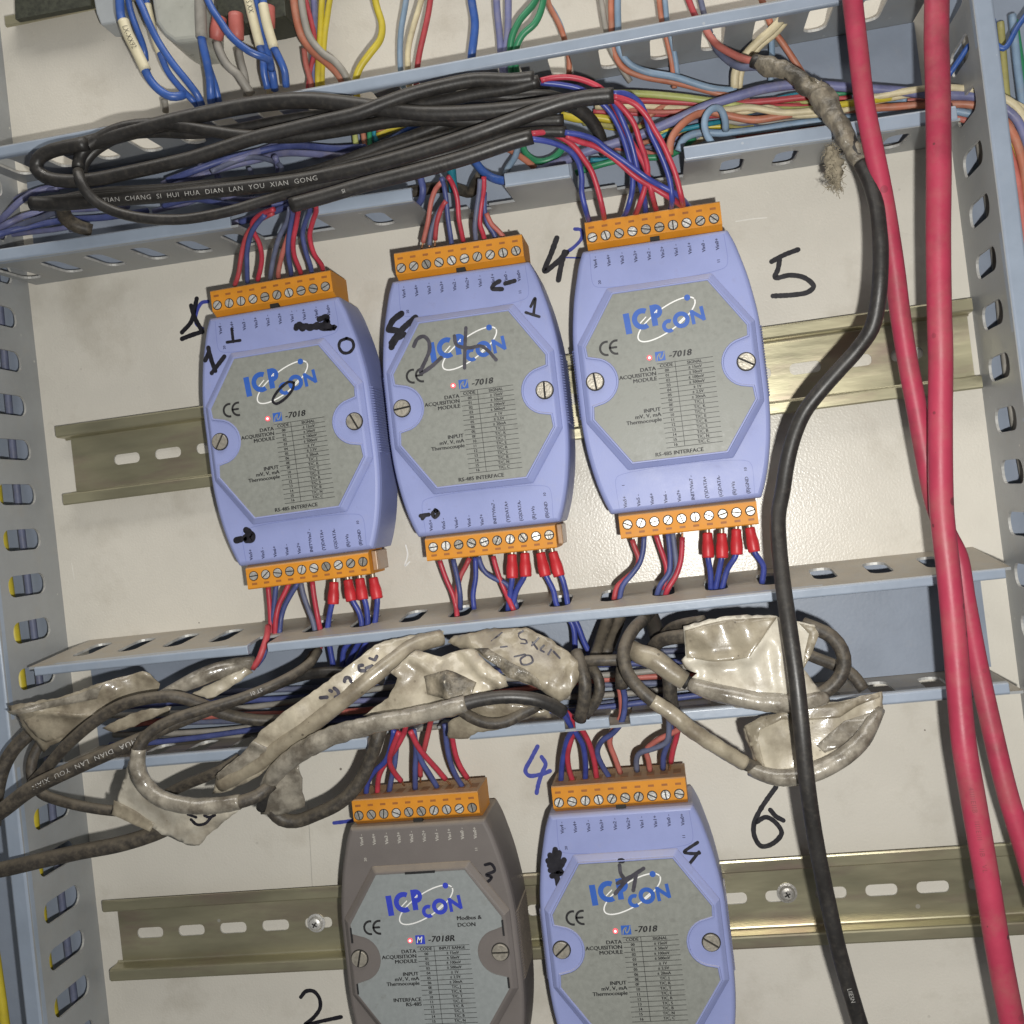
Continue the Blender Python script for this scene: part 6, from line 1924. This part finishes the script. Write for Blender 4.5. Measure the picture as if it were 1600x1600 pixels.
cable("taped roll along the lower edge of the largest tag", "tape", c92([(850, 690, 60), (1000, 745, 63), (1200, 790, 65), (1400, 830, 66), (1600, 845, 66)]) + c115([(500, 850, 65), (680, 815, 64), (740, 800, 62)]), [2.4, 2.9, 3.2, 3.3, 3.2, 2.9, 2.6, 2.2], "dusty black cables in front of the middle duct", lump=0.1)
s6 = Sheet("paper_tag", "leaf-shaped paper tag at the lower right, its curved edge rolled in shiny tape", c115([(58, 1055, 52), (200, 965, 54), (400, 912, 56), (600, 868, 57), (900, 825, 57), (1080, 778, 56), (1212, 745, 55), (1222, 880, 56), (1195, 960, 58), (1100, 1170, 61), (900, 1330, 63), (640, 1440, 64), (500, 1485, 64), (330, 1488, 63), (210, 1440, 61), (160, 1330, 58), (100, 1180, 55)]), "paper", 1.2, 0.075, 1.6, group=PG, seed=11,
      fold=[((1180, 1150), (1196, 1210), 1.5, 2.5), ((1270, 1160), (1350, 1110), -1.4, 5.0)])
cable("shiny taped roll along the curved edge of the lower right tag", "tape", c115([(120, 1395, 61), (220, 1435, 63), (340, 1468, 65), (500, 1462, 66), (700, 1400, 66), (900, 1290, 65), (1050, 1150, 63), (1150, 990, 60), (1205, 900, 57)]), [2.3, 2.6, 2.9, 3.0, 3.2, 3.2, 2.8, 2.2, 1.5], "dusty black cables in front of the middle duct", lump=0.12)

# strips of older, darker tape lying over the tags
def strip(tag, outline, m, lift=0.35, name="tape_strip"):
    P = [at(u, v, 58) for u, v in outline]
    sh = Sheet.__new__(Sheet)
    bnd, n = [], len(P)
    for i in range(n):
        a, b = P[i], P[(i + 1) % n]
        k = max(1, int((b - a).length / 1.5))
        bnd += [tuple(a.lerp(b, j / k))[:2] for j in range(k)]
    sh.bnd = bnd
    co = [Vector(p) for p in bnd]
    x0, x1, y0, y1 = min(p[0] for p in bnd), max(p[0] for p in bnd), min(p[1] for p in bnd), max(p[1] for p in bnd)
    y = y0
    while y < y1:
        x = x0
        while x < x1:
            if sh.inside((x, y)) and min((x - b[0]) ** 2 + (y - b[1]) ** 2 for b in bnd) > 0.6:
                co.append(Vector((x, y)))
            x += 1.2
        y += 1.2
    vv, ee, ff = delaunay_2d_cdt(co, [(i, (i + 1) % len(bnd)) for i in range(len(bnd))], [list(range(len(bnd)))], 1, 1e-4)[:3]
    o = mk(name, [(p.x, p.y, tag.h(p.x, p.y) + lift + 0.25) for p in vv], [tuple(q) for q in ff], m, tag.o, smooth=True)
    md = o.modifiers.new("thickness", "SOLIDIFY")
    md.thickness = 0.00012
    return o


strip(s5, c92([(800, 230), (960, 180), (1170, 140), (1400, 125), (1560, 122), (1500, 200), (1400, 330), (1330, 425), (1200, 470), (1000, 480), (815, 455)]), "paper_dk")
strip(s5, c115([(520, 175), (650, 205), (680, 270), (610, 430), (545, 540), (560, 400), (600, 260)]), "paper_dk")
strip(s6, c115([(75, 1060), (210, 975), (400, 922), (600, 878), (900, 835), (1080, 790), (1200, 760), (1205, 800), (1000, 880), (860, 960), (600, 985), (380, 985), (200, 1080), (180, 1150), (240, 1390), (205, 1400), (160, 1310), (110, 1180)]), "paper_dk")
strip(s6, c115([(1180, 900), (1060, 950), (900, 990), (760, 1090), (660, 1180), (720, 1230), (900, 1160), (1080, 1040)]), "tape", 0.3)
strip(s3, crop([(590, 1108), (580, 1180), (700, 1232), (775, 1262), (790, 1225), (690, 1165)], 0, 900, 3.2), "paper_dk")
strip(s1, c0([(100, 690), (300, 640), (480, 600), (640, 560), (860, 480), (800, 600), (520, 650), (250, 700), (150, 730)]), "tape")
strip(s1, c0([(230, 760), (420, 690), (760, 720), (840, 745), (720, 840), (480, 930), (390, 960), (320, 900)]), "paper_dk")
strip(s4, k7_([(200, 405), (320, 400), (500, 500), (640, 560), (760, 640), (800, 735), (520, 630), (330, 490)]), "splice")
strip(s7, k7_([(0, 560), (120, 600), (260, 650), (220, 770), (60, 790), (-160, 760), (-200, 620)]), "splice")
strip(s2, k2_([(700, 1160), (830, 1020), (1000, 1110), (900, 1190), (700, 1300), (520, 1400), (490, 1330)]), "tape")

# tuft of dust hanging from the splice
rd = random.Random(5)
mb = MB()
v_, f_, _ = tube_geo(px([(1297, 228, 45), (1300, 245, 44), (1303, 262, 44), (1306, 280, 44), (1311, 294, 44)]), [1.2, 2.6, 2.9, 2.0, 0.7], 12, 0.8, 0.75, 0.55)
mb.add(v_, f_)
for i in range(420):
    t = rd.random()
    p = at(1300 + rd.gauss(0, 5) + 10 * t * rd.random(), 228 + 66 * t + rd.gauss(0, 3), 44 + rd.gauss(0, 1.6))
    dv_ = Vector((rd.gauss(0, 1.0), rd.gauss(-0.3, 1.0), rd.gauss(0, 0.8)))
    q = [p, p + dv_ * 0.7 + Vector((rd.gauss(0, 0.3), rd.gauss(0, 0.3), 0)), p + dv_ * 1.3 + Vector((rd.gauss(0, 0.5), rd.gauss(0, 0.5), 0))]
    v_, f_, _ = tube_geo(q, rd.uniform(0.05, 0.16), 4, 1.0)
    mb.add(v_, f_)
o = mb.build("dust_tuft", "fluff", None, smooth=True)
props(o, "brown tuft of dust and fibre hanging beside the splice", "dust tuft")
